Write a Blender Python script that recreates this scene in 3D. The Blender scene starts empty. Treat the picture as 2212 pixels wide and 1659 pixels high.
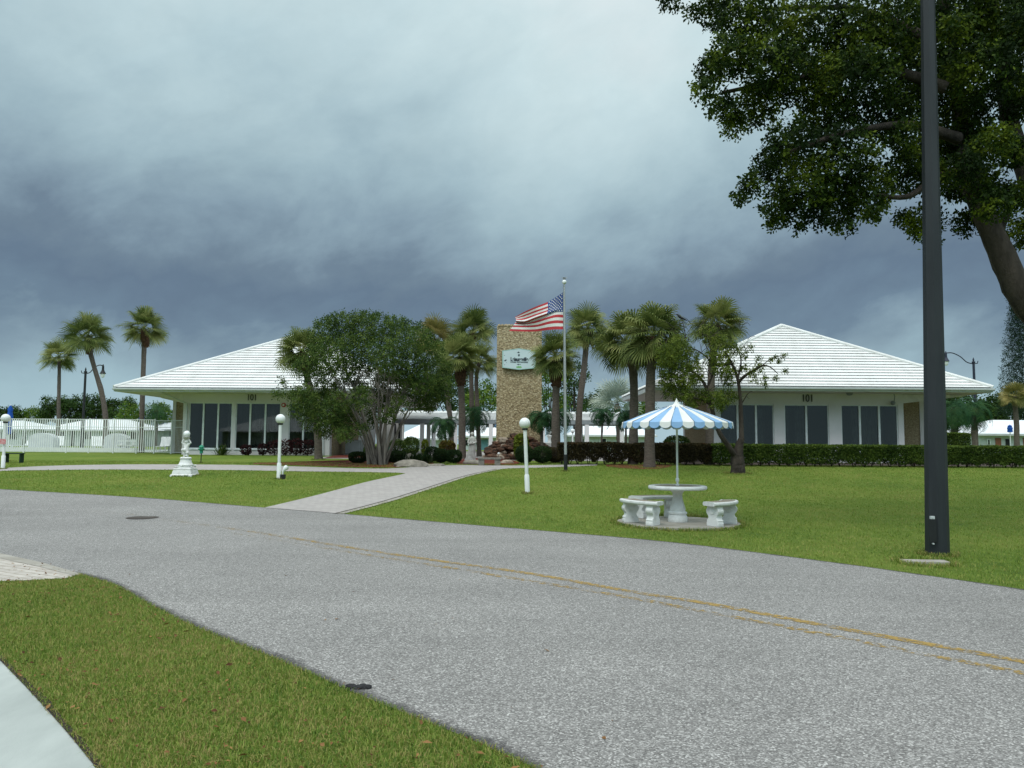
import bpy, bmesh, math, random
import numpy as np
from mathutils import Vector, Matrix, noise
sc = bpy.context.scene
COL = sc.collection
PI = math.pi
# ------------------------------------------------------------------ camera model
F = 1660.0; CX = 1106.0; CY = 829.5
TH = math.atan(130 / F); RHO = 0.007; EYE = 1.6
_R = Matrix.Rotation(PI / 2 + TH, 4, 'X') @ Matrix.Rotation(RHO, 4, 'Z')
R3 = _R.to_3x3()
cam = bpy.data.cameras.new('camera'); camo = bpy.data.objects.new('camera', cam); COL.objects.link(camo)
camo.matrix_world = Matrix.Translation((0, 0, EYE)) @ _R
cam.sensor_width = 36; cam.lens = 36 * F / 2212; cam.clip_start = .05; cam.clip_end = 3000
sc.camera = camo
# ------------------------------------------------------------------ ground profile: rises from the road to the buildings
_ky = [-60, 14, 18, 22, 28, 32, 36, 42, 60, 900]
_kz = [0, 0, .10, .28, .60, .74, .83, .92, 1.0, 1.0]
_gy = np.arange(-60, 901)
_t = np.interp(_gy, _ky, _kz)
_gt = np.convolve(np.pad(_t, 2, 'edge'), np.ones(5) / 5, 'valid')
def gz(Y): return float(np.interp(Y, _gy, _gt))
def gza(Y): return np.interp(Y, _gy, _gt)
def ray(x, y): return R3 @ Vector(((x - CX) / F, (CY - y) / F, -1))
def at(x, y, Y):
    d = ray(x, y); t = Y / d.y
    return Vector((d.x * t, Y, EYE + d.z * t))
def og(x, y):                       # point of the ground seen at a spot of the photograph
    lo, hi = .8, 300.0
    for _ in range(60):
        m = (lo + hi) / 2
        if at(x, y, m).z > gz(m): lo = m
        else: hi = m
    return at(x, y, lo)
def gp(X, Y, dz=0): return Vector((X, Y, gz(Y) + dz))
def gx(x, Y):                       # ground point at depth Y, on the column of x
    return gp(at(x, 960, Y).x, Y)
# ------------------------------------------------------------------ mesh collector
class MB:
    def __init__(s): s.v = []; s.f = []; s.m = []; s.r = []; s.cm = 0; s.cr = 0.5
    def add(s, vs, fs):
        o = len(s.v); s.v.extend([tuple(p) for p in vs])
        for f in fs: s.f.append([i + o for i in f]); s.m.append(s.cm); s.r.append(s.cr)
        return s
    def box(s, x0, x1, y0, y1, z0, z1):
        return s.add([(x0,y0,z0),(x1,y0,z0),(x1,y1,z0),(x0,y1,z0),(x0,y0,z1),(x1,y0,z1),(x1,y1,z1),(x0,y1,z1)],
                     [(0,3,2,1),(4,5,6,7),(0,1,5,4),(1,2,6,5),(2,3,7,6),(3,0,4,7)])
    def hull8(s, p):  # 8 points ordered like box
        return s.add(p, [(0,3,2,1),(4,5,6,7),(0,1,5,4),(1,2,6,5),(2,3,7,6),(3,0,4,7)])
    def tube(s, pts, rad, n=8, caps=True, twist=0, jit=0):
        pts = [Vector(p) for p in pts]
        if not hasattr(rad, '__len__'): rad = [rad] * len(pts)
        rings = []; up = Vector((0, 0, 1)); last = None
        for i, p in enumerate(pts):
            d = (pts[min(i + 1, len(pts) - 1)] - pts[max(i - 1, 0)]).normalized()
            if last is None:
                a = d.cross(Vector((0, 1, 0)) if abs(d.y) < .9 else Vector((1, 0, 0))).normalized()
            else:
                a = (last - d * last.dot(d)).normalized()
            last = a; b = d.cross(a)
            rr = []
            for k in range(n):
                t = 2 * PI * k / n + twist
                q = rad[i] * (1 + (random.uniform(-jit, jit) if jit else 0))
                rr.append(p + (a * math.cos(t) + b * math.sin(t)) * q)
            rings.append(rr)
        vs = [q for r in rings for q in r]; fs = []
        for i in range(len(pts) - 1):
            for k in range(n):
                k2 = (k + 1) % n
                fs.append((i*n+k, i*n+k2, (i+1)*n+k2, (i+1)*n+k))
        if caps:
            fs.append(tuple(range(n - 1, -1, -1))); fs.append(tuple(range((len(pts)-1)*n, len(pts)*n)))
        return s.add(vs, fs)
    def lathe(s, prof, n=24, c=(0, 0, 0), sx=1, sy=1, caps=True):
        vs = []; fs = []; m = len(prof)
        for r, z in prof:
            for k in range(n):
                t = 2 * PI * k / n
                vs.append((c[0] + r * math.cos(t) * sx, c[1] + r * math.sin(t) * sy, c[2] + z))
        for i in range(m - 1):
            for k in range(n):
                k2 = (k + 1) % n
                fs.append((i*n+k, i*n+k2, (i+1)*n+k2, (i+1)*n+k))
        if caps:
            fs.append(tuple(range(n - 1, -1, -1))); fs.append(tuple(range((m-1)*n, m*n)))
        return s.add(vs, fs)
    def ball(s, c, r, n=20, sz=1):
        pr = [(r * math.sin(PI * i / n) + (1e-4 if i in (0, n) else 0), -r * sz * math.cos(PI * i / n)) for i in range(n + 1)]
        return s.lathe(pr, n * 2, c)
    def prism(s, poly, y0, y1):  # polygon in XZ pushed along Y
        n = len(poly)
        vs = [(p[0], y0, p[1]) for p in poly] + [(p[0], y1, p[1]) for p in poly]
        fs = [tuple(range(n)), tuple(range(2*n-1, n-1, -1))] + [(i, n+i, n+(i+1) % n, (i+1) % n) for i in range(n)]
        return s.add(vs, fs)
    def rock(s, c, sx, sy, sz, seed=0, rough=.35, sub=2):
        bm = bmesh.new(); bmesh.ops.create_icosphere(bm, subdivisions=sub, radius=1)
        off = Vector((seed * 3.1, seed * 1.7, seed * 2.3)); vs = []
        for v in bm.verts:
            d = 1 + rough * noise.noise(v.co * 1.3 + off) + rough * .5 * noise.noise(v.co * 3.1 + off)
            q = v.co * d; vs.append((c[0] + q.x * sx, c[1] + q.y * sy, c[2] + q.z * sz))
        fs = [[v.index for v in f.verts] for f in bm.faces]; bm.free()
        return s.add(vs, fs)
    def build(s, name, mats, parent=None, smooth=False, world=True):
        me = bpy.data.meshes.new(name)
        vs = s.v
        if parent is not None and world:
            L = parent_loc(parent); vs = [(a - L.x, b - L.y, c - L.z) for a, b, c in vs]
        me.from_pydata(vs, [], s.f)
        if not isinstance(mats, (list, tuple)): mats = [mats]
        for m in mats: me.materials.append(m)
        if len(mats) > 1: me.polygons.foreach_set('material_index', s.m)
        at_ = me.attributes.new('rnd', 'FLOAT', 'FACE'); at_.data.foreach_set('value', s.r)
        if smooth: me.polygons.foreach_set('use_smooth', [True] * len(s.f))
        me.validate(); me.update()
        bm = bmesh.new(); bm.from_mesh(me); 
        if len(s.f) < 6000: bmesh.ops.recalc_face_normals(bm, faces=bm.faces[:]); bm.to_mesh(me)
        bm.free()
        o = bpy.data.objects.new(name, me); COL.objects.link(o)
        if parent is not None: o.parent = parent
        return o
def parent_loc(p):
    L = Vector(p.location)
    while p.parent: p = p.parent; L += Vector(p.location)
    return L
def smooth_by_angle(o, a=40):
    me = o.data; me.polygons.foreach_set('use_smooth', [True] * len(me.polygons))
    bm = bmesh.new(); bm.from_mesh(me)
    for e in bm.edges:
        if len(e.link_faces) == 2 and e.calc_face_angle(0) > math.radians(a): e.smooth = False
    bm.to_mesh(me); bm.free(); return o
def bevel(o, w, seg=2):
    bm = bmesh.new(); bm.from_mesh(o.data); bmesh.ops.remove_doubles(bm, verts=bm.verts[:], dist=1e-5)
    es = [e for e in bm.edges if len(e.link_faces) == 2 and e.calc_face_angle(0) > .5]
    bmesh.ops.bevel(bm, geom=es, offset=w, segments=seg, affect='EDGES', profile=.6)
    bm.to_mesh(o.data); bm.free(); return o
def tag(o, label=None, cat=None, group=None, kind=None):
    if label: o['label'] = label
    if cat: o['category'] = cat
    if group: o['group'] = group
    if kind: o['kind'] = kind
    return o
def thing(name, label, cat, loc=(0, 0, 0), group=None):
    o = bpy.data.objects.new(name, None); COL.objects.link(o); o.location = loc; o.empty_display_size = .2
    return tag(o, label, cat, group)
def dup(root, loc=None, rotz=0, label=None, scale=None):
    r = root.copy(); COL.objects.link(r)
    if loc is not None: r.location = loc
    r.rotation_euler = (0, 0, rotz)
    if scale: r.scale = (scale,) * 3
    if label: r['label'] = label
    for ch in list(root.children):
        c = ch.copy(); COL.objects.link(c); c.parent = r
        for g in list(ch.children):
            d = g.copy(); COL.objects.link(d); d.parent = c
    return r
def crom(pts, k=6, closed=False):   # Catmull-Rom through points
    P = [Vector(p) for p in pts]; n = len(P); out = []
    for i in range(n if closed else n - 1):
        if closed: a, b, c, d = P[(i-1) % n], P[i], P[(i+1) % n], P[(i+2) % n]
        else: a, b, c, d = P[max(i-1, 0)], P[i], P[i+1], P[min(i+2, n-1)]
        for j in range(k):
            t = j / k
            out.append(.5 * ((2*b) + (c-a)*t + (2*a-5*b+4*c-d)*t*t + (3*b-a-3*c+d)*t**3))
    if not closed: out.append(P[-1])
    return out
# ------------------------------------------------------------------ materials
class NT:
    def __init__(s, m): s.t = m.node_tree; s.n = s.t.nodes; s.l = s.t.links
    def new(s, typ, **kw):
        o = s.n.new(typ)
        for k, v in kw.items():
            if k.startswith('i_'):
                o.inputs[k[2:].replace('_', ' ')].default_value = v
            else: setattr(o, k, v)
        return o
    def link(s, a, b): s.l.new(a, b)
    def ramp(s, stops, fac=None):
        r = s.new('ShaderNodeValToRGB'); e = r.color_ramp.elements
        while len(e) < len(stops): e.new(.5)
        for q, (p, c) in zip(e, stops): q.position = p; q.color = tuple(c) + (1,) if len(c) == 3 else c
        if fac is not None: s.link(fac, r.inputs[0])
        return r
    def math(s, op, a, b=None, c=None, clamp=False):
        m = s.new('ShaderNodeMath', operation=op, use_clamp=clamp)
        for i, q in enumerate((a, b, c)):
            if q is None: continue
            if isinstance(q, (int, float)): m.inputs[i].default_value = q
            else: s.link(q, m.inputs[i])
        return m.outputs[0]
    def mix(s, fac, a, b, typ='MIX'):
        m = s.new('ShaderNodeMix', data_type='RGBA', blend_type=typ)
        for i, q in ((0, fac), (6, a), (7, b)):
            if isinstance(q, (int, float)): m.inputs[i].default_value = q
            elif isinstance(q, (tuple, list)): m.inputs[i].default_value = tuple(q) + ((1,) if len(q) == 3 else ())
            else: s.link(q, m.inputs[i])
        return m.outputs[2]
    def noise(s, vec, scale, detail=4, rough=.55, dist=0):
        n = s.new('ShaderNodeTexNoise'); n.inputs['Scale'].default_value = scale; n.inputs['Detail'].default_value = detail
        n.inputs['Roughness'].default_value = rough; n.inputs['Distortion'].default_value = dist
        if vec is not None: s.link(vec, n.inputs['Vector'])
        return n
def base(name):
    m = bpy.data.materials.new(name); m.use_nodes = True
    t = NT(m); b = m.node_tree.nodes['Principled BSDF']
    return m, t, b
def mat(name, col, rough=.7, col2=None, scale=4, bump=0, bscale=60, spec=.3, metal=0, streak=None, contrast=(.35, .65), bdist=.01):
    m, t, b = base(name)
    b.inputs['Roughness'].default_value = rough; b.inputs['Metallic'].default_value = metal
    b.inputs['Specular IOR Level'].default_value = spec
    g = t.new('ShaderNodeNewGeometry').outputs['Position']
    if col2 is None: col2 = tuple(c * .82 for c in col)
    v = g
    if streak:
        mp = t.new('ShaderNodeMapping'); mp.inputs['Scale'].default_value = streak; t.link(g, mp.inputs['Vector']); v = mp.outputs[0]
    n = t.noise(v, scale, 5, .6)
    r = t.ramp([(contrast[0], col), (contrast[1], col2)], n.outputs['Fac'])
    t.link(r.outputs[0], b.inputs['Base Color'])
    if bump:
        n2 = t.noise(v, bscale, 4, .6)
        bp = t.new('ShaderNodeBump'); bp.inputs['Strength'].default_value = bump; bp.inputs['Distance'].default_value = bdist
        t.link(n2.outputs['Fac'], bp.inputs['Height']); t.link(bp.outputs[0], b.inputs['Normal'])
    return m
def leafmat(name, dark, mid, light, cs=1.2, trans=.3, rough=.65, accent=None, wr=.55, wn=.55):
    m, t, b = base(name)
    a = t.new('ShaderNodeAttribute'); a.attribute_name = 'rnd'
    g = t.new('ShaderNodeNewGeometry').outputs['Position']
    n = t.noise(g, cs, 3, .6)
    f = t.math('ADD', t.math('MULTIPLY', a.outputs['Fac'], wr), t.math('ADD', t.math('MULTIPLY', t.math('SUBTRACT', n.outputs['Fac'], .5), wn), .275))
    st = [(.28, dark), (.52, mid), (.78, light)]
    if accent: st.append((.9, accent))
    r = t.ramp(st, f)
    t.link(r.outputs[0], b.inputs['Base Color']); b.inputs['Roughness'].default_value = rough
    b.inputs['Specular IOR Level'].default_value = .12
    tr = t.new('ShaderNodeBsdfTranslucent'); t.link(r.outputs[0], tr.inputs['Color'])
    mx = t.new('ShaderNodeMixShader'); mx.inputs[0].default_value = trans
    t.link(b.outputs[0], mx.inputs[1]); t.link(tr.outputs[0], mx.inputs[2])
    t.link(mx.outputs[0], m.node_tree.nodes['Material Output'].inputs['Surface'])
    return m
M = {}
M['white'] = mat('white_paint', (.80, .82, .81), .5, (.70, .73, .72), 3)
M['wall'] = mat('wall_paint', (.68, .655, .66), .8, (.62, .60, .60), 1.2, .15, 120)
M['soffit'] = mat('soffit_paint', (.68, .655, .66), .8)
M['gutter'] = mat('gutter_paint', (.60, .63, .64), .45, (.5, .53, .54), 2)
M['roof'] = mat('white_roof_tile', (.74, .75, .74), .6, (.62, .62, .60), 1.1, .25, 9, contrast=(.42, .8), streak=(1.6, .5, .5))
M['courseshade'] = mat('roof_course_shade', (.36, .37, .37), .9)  # shadow line under each tile course, painted dark onto the risers
M['frame'] = mat('window_frame_paint', (.72, .77, .77), .4)
M['concrete'] = mat('concrete', (.38, .36, .32), .9, (.27, .25, .215), 3, .3, 60)
M['sidewalk'] = mat('sidewalk_concrete', (.42, .455, .435), .85, (.33, .36, .345), 2.2, .2, 90, streak=(1, .4, 1))
M['cast'] = mat('cast_white_stone', (.76, .77, .76), .8, (.56, .56, .53), 7, .7, 60, bdist=.02, contrast=(.48, .78))
M['oldcast'] = mat('weathered_cast_stone', (.62, .62, .59), .85, (.42, .41, .38), 9, .5, 45)
M['benchstone'] = mat('dull_bench_stone', (.24, .22, .19), .9, (.15, .14, .12), 8, .5, 40)
M['mosaic'] = mat('mosaic_top', (.36, .31, .25), .8, (.20, .17, .13), 24, .3, 60)
M['globe'] = mat('white_globe', (.82, .84, .84), .35, (.76, .79, .79), 2, spec=.45)
M['black'] = mat('black_metal', (.022, .024, .026), .5)
M['polepaint'] = mat('charcoal_pole_paint', (.028, .033, .037), .55, (.02, .024, .028), 2, .1, 40, streak=(3, 3, .4))
M['bluelamp'] = mat('dark_lamp_paint', (.03, .035, .06), .5)
M['trim'] = mat('grey_metal', (.25, .27, .28), .5)
M['alu'] = mat('flagpole_metal', (.50, .52, .53), .4, (.40, .42, .43), 5, metal=.4)
M['green'] = mat('green_plastic', (.03, .26, .16), .5)
M['dkgreen'] = mat('dark_green_paint', (.012, .035, .022), .6)
M['rock'] = mat('grey_boulder', (.34, .31, .26), .9, (.20, .18, .15), 5, .6, 25, bdist=.03)
M['redrock'] = mat('rusty_rock', (.13, .062, .036), .9, (.035, .026, .020), 5, .6, 20, bdist=.03)
M['palerock'] = mat('pale_rock', (.42, .36, .29), .9, (.20, .15, .11), 5, .6, 20)
M['mulch'] = mat('red_mulch', (.20, .040, .022), .95, (.10, .022, .014), 30, .9, 60, bdist=.03)
M['trunk'] = mat('palm_trunk', (.15, .125, .105), .95, (.085, .070, .058), 7, .8, 22, streak=(1, 1, 3.5), bdist=.03)
M['boot'] = mat('palm_leaf_bases', (.11, .06, .033), .95, (.035, .020, .013), 12, .8, 30, bdist=.03)
M['bark'] = mat('tree_bark', (.062, .050, .041), .95, (.024, .020, .016), 6, .9, 18, streak=(1, 1, .35), bdist=.04)
M['paleb'] = mat('pale_bark', (.22, .20, .17), .95, (.10, .09, .078), 5, .6, 25, streak=(1, 1, .3))
M['blue'] = mat('blue_canvas', (.012, .09, .42), .8)
M['sky_blue'] = mat('sky_blue_canvas', (.27, .46, .70), .8, (.25, .43, .66), 3)
M['cream'] = mat('white_canvas', (.78, .79, .75), .8, (.73, .74, .70), 3)
M['piping'] = mat('dark_blue_piping', (.08, .14, .24), .8)
M['dark'] = mat('dark_opening', (.02, .022, .024), .8)
M['teal'] = mat('teal_door', (.10, .22, .25), .5)
M['redmark'] = mat('red_enamel', (.42, .045, .035), .5)
M['houseroof'] = mat('pale_house_roof', (.80, .83, .85), .6, (.72, .75, .78), .5)
M['housewall'] = mat('pale_house_wall', (.55, .60, .60), .8)
M['brick'] = mat('brick_panel', (.30, .12, .08), .9)
M['yel'] = mat('yellow_paint', (.5, .4, .05), .6)
M['skirt'] = mat('dead_palm_skirt', (.22, .14, .075), .95, (.12, .075, .04), 8, .5, 30)
# foliage
M['oakleaf'] = leafmat('canopy_leaves', (.008, .020, .004), (.026, .052, .007), (.135, .180, .014), 1.0, .3, wr=.42, wn=1.5)
M['bushleaf'] = leafmat('bushy_tree_leaves', (.017, .038, .011), (.056, .102, .022), (.135, .185, .038), .9, .3)
M['sparseleaf'] = leafmat('yellow_green_leaves', (.045, .075, .015), (.10, .145, .025), (.18, .22, .035), 1.2, .35)
M['palmleaf'] = leafmat('palm_fronds', (.048, .078, .022), (.135, .175, .046), (.30, .315, .11), 1.0, .28, .5)
M['palmyel'] = leafmat('yellowing_palm_fronds', (.09, .11, .03), (.20, .19, .06), (.34, .28, .10), 1.4, .25, .5)
M['pygmy'] = leafmat('feather_palm_fronds', (.012, .045, .022), (.028, .085, .035), (.06, .13, .04), 1.2, .2)
M['silver'] = leafmat('silver_palm_fronds', (.13, .18, .15), (.27, .33, .28), (.42, .46, .38), 1.2, .15)
M['bgleaf'] = leafmat('background_leaves', (.012, .030, .008), (.030, .066, .014), (.065, .11, .022), .5, .2)
M['bgbright'] = leafmat('bright_background_leaves', (.025, .065, .012), (.07, .14, .02), (.16, .22, .03), .5, .25)
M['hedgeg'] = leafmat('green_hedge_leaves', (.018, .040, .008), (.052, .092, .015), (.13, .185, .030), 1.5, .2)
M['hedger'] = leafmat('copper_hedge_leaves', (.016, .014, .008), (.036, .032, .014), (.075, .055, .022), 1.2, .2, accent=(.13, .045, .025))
M['shrub'] = leafmat('dark_shrub_leaves', (.010, .026, .010), (.020, .044, .014), (.045, .075, .020), 2, .2)
M['croton'] = leafmat('croton_leaves', (.05, .022, .012), (.11, .075, .02), (.16, .17, .03), 3, .25)
M['ti'] = leafmat('burgundy_leaves', (.015, .008, .009), (.035, .013, .015), (.075, .022, .022), 3, .25)
M['lime'] = leafmat('lime_shrub_leaves', (.06, .10, .012), (.13, .18, .02), (.22, .25, .03), 2, .3)
M['pine'] = leafmat('pine_needles', (.008, .022, .016), (.018, .040, .026), (.035, .065, .035), 1, .1)
# ------------------------------------------------------------------ world, sun
w = bpy.data.worlds.new('World'); sc.world = w; w.use_nodes = True
t = NT(w); t.n.clear()
SUN_EL, SUN_AZ = math.radians(56), math.radians(205)   # behind and to the left of the camera
out = t.new('ShaderNodeOutputWorld')
sk = t.new('ShaderNodeTexSky', sky_type='NISHITA', sun_disc=False); sk.sun_elevation = SUN_EL; sk.sun_rotation = SUN_AZ
b1 = t.new('ShaderNodeBackground'); b1.inputs[1].default_value = .10; t.link(sk.outputs[0], b1.inputs[0])
tc = t.new('ShaderNodeTexCoord').outputs['Generated']
sep = t.new('ShaderNodeSeparateXYZ'); t.link(tc, sep.inputs[0])
sx_, sy_, sz_ = sep.outputs
zz = t.math('MAXIMUM', sz_, 0)
den = t.math('ADD', zz, .22)
cmb = t.new('ShaderNodeCombineXYZ')
t.link(t.math('DIVIDE', sx_, den), cmb.inputs[0]); t.link(t.math('DIVIDE', sy_, den), cmb.inputs[1])
mp0 = t.new('ShaderNodeMapping'); mp0.inputs['Rotation'].default_value = (0, math.radians(19), 0); t.link(tc, mp0.inputs[0])
mp = t.new('ShaderNodeMapping'); mp.inputs['Scale'].default_value = (2.3, 2.3, 3.8); mp.inputs['Location'].default_value = (4.1, .3, 1.7)
t.link(mp0.outputs[0], mp.inputs[0])
def lobe(px, py, rad, amp):           # a broad lighter or darker bank of cloud in a given direction
    d = ray(px, py).normalized(); v = t.new('ShaderNodeVectorMath', operation='DOT_PRODUCT'); t.link(tc, v.inputs[0]); v.inputs[1].default_value = d
    q = t.math('DIVIDE', t.math('SUBTRACT', 1, v.outputs['Value']), 1 - math.cos(math.radians(rad)))
    return t.math('MULTIPLY', t.math('POWER', 2.718, t.math('MULTIPLY', q, -1)), amp)
nA = t.noise(mp.outputs[0], .9, 3, .5, .2).outputs['Fac']
nB = t.noise(mp.outputs[0], 2.9, 6, .56, .25).outputs['Fac']
fade = t.math('MULTIPLY', t.math('MINIMUM', t.math('MULTIPLY', zz, 5.0), 1.0), 1.0)
dz = t.math('ADD', t.math('MULTIPLY', t.math('SUBTRACT', nA, .5), .16), t.math('ADD', t.math('MULTIPLY', t.math('SUBTRACT', nB, .5), .21), t.math('MULTIPLY', t.math('SUBTRACT', t.noise(mp.outputs[0], 7, 5, .55, .2).outputs['Fac'], .5), .08)))
lob = None
for a_ in ((1330, 90, 8, .20), (1180, 520, 5, .055), (1950, 640, 7, -.045), (200, 600, 8, -.03), (900, 700, 8, -.03), (1700, 420, 6, .05), (1180, 330, 7, .03)):
    q_ = lobe(*a_); lob = q_ if lob is None else t.math('ADD', lob, q_)
zp = t.math('ADD', t.math('ADD', zz, t.math('MULTIPLY', dz, fade)), t.math('MULTIPLY', lob, 1.0))
def lin(r, g, b): return tuple(((c / 255 + .055) / 1.055) ** 2.4 if c > 10 else c / 255 / 12.92 for c in (r, g, b))
rp = t.ramp([(0, lin(172, 200, 212)), (.045, lin(160, 189, 200)), (.085, lin(137, 161, 175)), (.125, lin(109, 131, 150)), (.17, lin(101, 121, 141)),
             (.215, lin(112, 132, 149)), (.275, lin(138, 161, 175)), (.35, lin(162, 187, 197)), (.44, lin(184, 208, 215)), (.58, lin(207, 228, 232)),
             (.75, lin(228, 240, 242)), (1, lin(246, 249, 248))], zp)
# brighter overcast behind the camera and overhead
back = t.math('MULTIPLY', t.math('MULTIPLY', t.math('MAXIMUM', t.math('MULTIPLY', sy_, -1), 0), 1.5), t.math('MINIMUM', t.math('MULTIPLY', t.math('MAXIMUM', t.math('SUBTRACT', sz_, .12), 0), 2.6), 1))
top = t.math('MULTIPLY', t.math('MAXIMUM', t.math('SUBTRACT', sz_, .55), 0), 2.2)
wisp = t.math('ADD', t.math('MULTIPLY', t.noise(mp.outputs[0], 5, 6, .6, .4).outputs['Fac'], .16), .92)
k = t.math('MULTIPLY', t.math('ADD', 1, t.math('ADD', back, top)), wisp)
b2 = t.new('ShaderNodeBackground'); t.link(rp.outputs[0], b2.inputs[0]); t.link(k, b2.inputs[1])
mx = t.new('ShaderNodeMixShader'); mx.inputs[0].default_value = .94
t.link(b1.outputs[0], mx.inputs[1]); t.link(b2.outputs[0], mx.inputs[2]); t.link(mx.outputs[0], out.inputs[0])
sl = bpy.data.lights.new('sun', 'SUN'); so = bpy.data.objects.new('sun', sl); COL.objects.link(so)
sl.energy = 1.1; sl.angle = math.radians(22); sl.color = (1, .97, .92)
# Nishita: rotation 0 = +Y, clockwise from above
sd = Vector((math.sin(SUN_AZ) * math.cos(SUN_EL), math.cos(SUN_AZ) * math.cos(SUN_EL), math.sin(SUN_EL)))
so.rotation_euler = sd.to_track_quat('Z', 'Y').to_euler(); so.location = sd * 50
sc.view_settings.view_transform = 'Standard'; sc.view_settings.look = 'None'; sc.view_settings.exposure = 0.0; sc.view_settings.gamma = 1
sc.cycles.max_bounces = 6; sc.cycles.transparent_max_bounces = 12
# ------------------------------------------------------------------ ground sheets
def grassmat():
    m, t, b = base('lawn_grass')
    g = t.new('ShaderNodeNewGeometry').outputs['Position']
    n1 = t.noise(g, .35, 5, .6).outputs['Fac']; n2 = t.noise(g, 2.2, 5, .65).outputs['Fac']; n3 = t.noise(g, 34, 4, .7).outputs['Fac']
    f = t.math('ADD', t.math('ADD', t.math('MULTIPLY', n1, .40), t.math('MULTIPLY', n2, .25)), t.math('MULTIPLY', n3, .35))
    r = t.ramp([(.36, (.068, .122, .019)), (.46, (.130, .205, .030)), (.55, (.180, .242, .040)), (.66, (.27, .265, .07))], f)
    t.link(r.outputs[0], b.inputs['Base Color']); b.inputs['Roughness'].default_value = .9; b.inputs['Specular IOR Level'].default_value = .15
    bp = t.new('ShaderNodeBump'); bp.inputs['Strength'].default_value = .9; bp.inputs['Distance'].default_value = .05
    t.link(t.noise(g, 55, 3, .7).outputs['Fac'], bp.inputs['Height']); t.link(bp.outputs[0], b.inputs['Normal'])
    return m
M['grass'] = grassmat()
def roadmat():
    m, t, b = base('worn_asphalt')
    g = t.new('ShaderNodeNewGeometry').outputs['Position']
    v = t.new('ShaderNodeTexVoronoi', i_Scale=105.0); t.link(g, v.inputs['Vector'])
    sp = t.new('ShaderNodeSeparateColor'); t.link(v.outputs['Color'], sp.inputs[0])
    r = t.ramp([(0, (.115, .11, .105)), (.35, (.20, .193, .186)), (.7, (.275, .267, .256)), (.9, (.39, .38, .365)), (1, (.58, .57, .55))], sp.outputs[0])
    n1 = t.noise(g, .5, 4, .6).outputs['Fac']; n2 = t.noise(g, 9, 4, .7).outputs['Fac']
    mp = t.new('ShaderNodeMapping'); mp.inputs['Rotation'].default_value = (0, 0, math.radians(38)); mp.inputs['Scale'].default_value = (.08, 1.1, 1); t.link(g, mp.inputs[0]); n3 = t.noise(mp.outputs[0], 1.0, 3, .55).outputs['Fac']
    k = t.math('ADD', .47, t.math('ADD', t.math('MULTIPLY', n3, .34), t.math('ADD', t.math('MULTIPLY', n1, .42), t.math('MULTIPLY', n2, .22))))
    c = t.new('ShaderNodeVectorMath', operation='SCALE'); t.link(r.outputs[0], c.inputs[0]); t.link(k, c.inputs['Scale'])
    t.link(c.outputs[0], b.inputs['Base Color']); b.inputs['Roughness'].default_value = .8; b.inputs['Specular IOR Level'].default_value = .3
    bp = t.new('ShaderNodeBump'); bp.inputs['Strength'].default_value = .55; bp.inputs['Distance'].default_value = .008
    t.link(sp.outputs[0], bp.inputs['Height']); t.link(bp.outputs[0], b.inputs['Normal'])
    return m
M['road'] = roadmat()
def pavemat(name, c1, c2, sc_, ang, mort):
    m, t, b = base(name)
    g = t.new('ShaderNodeNewGeometry').outputs['Position']
    mp = t.new('ShaderNodeMapping'); mp.inputs['Rotation'].default_value = (0, 0, ang); t.link(g, mp.inputs[0])
    br = t.new('ShaderNodeTexBrick', i_Scale=sc_); t.link(mp.outputs[0], br.inputs['Vector'])
    br.inputs['Color1'].default_value = c1 + (1,); br.inputs['Color2'].default_value = c2 + (1,); br.inputs['Mortar'].default_value = mort + (1,)
    br.inputs['Mortar Size'].default_value = .02; br.inputs['Brick Width'].default_value = .8; br.inputs['Row Height'].default_value = .4
    n = t.noise(g, 1.4, 5, .65).outputs['Fac']
    t.link(t.mix(t.math('MULTIPLY', n, .5), br.outputs['Color'], tuple(c * .55 for c in c1)), b.inputs['Base Color'])
    b.inputs['Roughness'].default_value = .85
    bp = t.new('ShaderNodeBump'); bp.inputs['Strength'].default_value = .4; bp.inputs['Distance'].default_value = .01
    t.link(br.outputs['Fac'], bp.inputs['Height']); bp.invert = True; t.link(bp.outputs[0], b.inputs['Normal'])
    return m
M['paver'] = pavemat('pinkish_pavers', (.44, .41, .39), (.37, .34, .325), 3.0, .6, (.25, .235, .22))
M['apron'] = pavemat('old_brick_pavers', (.56, .52, .47), (.44, .40, .36), 3.2, .5, (.17, .12, .06))
def linemat(th=.44):
    m, t, b = base('worn_yellow_line')
    g = t.new('ShaderNodeNewGeometry').outputs['Position']
    n1 = t.noise(g, 3.0, 3, .6).outputs['Fac']; n2 = t.noise(g, 17, 5, .75).outputs['Fac']
    sp = t.new('ShaderNodeSeparateXYZ'); t.link(g, sp.inputs[0])
    # wear grows towards the left end of the line, where traffic turns
    wear = t.math('MULTIPLY', t.math('SUBTRACT', -1.0, sp.outputs[0]), .016)
    v = t.math('SUBTRACT', t.math('ADD', t.math('MULTIPLY', n1, .26), t.math('MULTIPLY', n2, .74)), t.math('MAXIMUM', wear, 0))
    a = t.ramp([(th, (0, 0, 0)), (th + .10, (.88, .88, .88))], v)
    b.inputs['Base Color'].default_value = (.36, .235, .055, 1); b.inputs['Roughness'].default_value = .7
    tr = t.new('ShaderNodeBsdfTransparent'); mx = t.new('ShaderNodeMixShader')
    t.link(a.outputs[0], mx.inputs[0]); t.link(tr.outputs[0], mx.inputs[1]); t.link(b.outputs[0], mx.inputs[2])
    t.link(mx.outputs[0], m.node_tree.nodes['Material Output'].inputs[0])
    return m
M['line'] = linemat()
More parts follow.
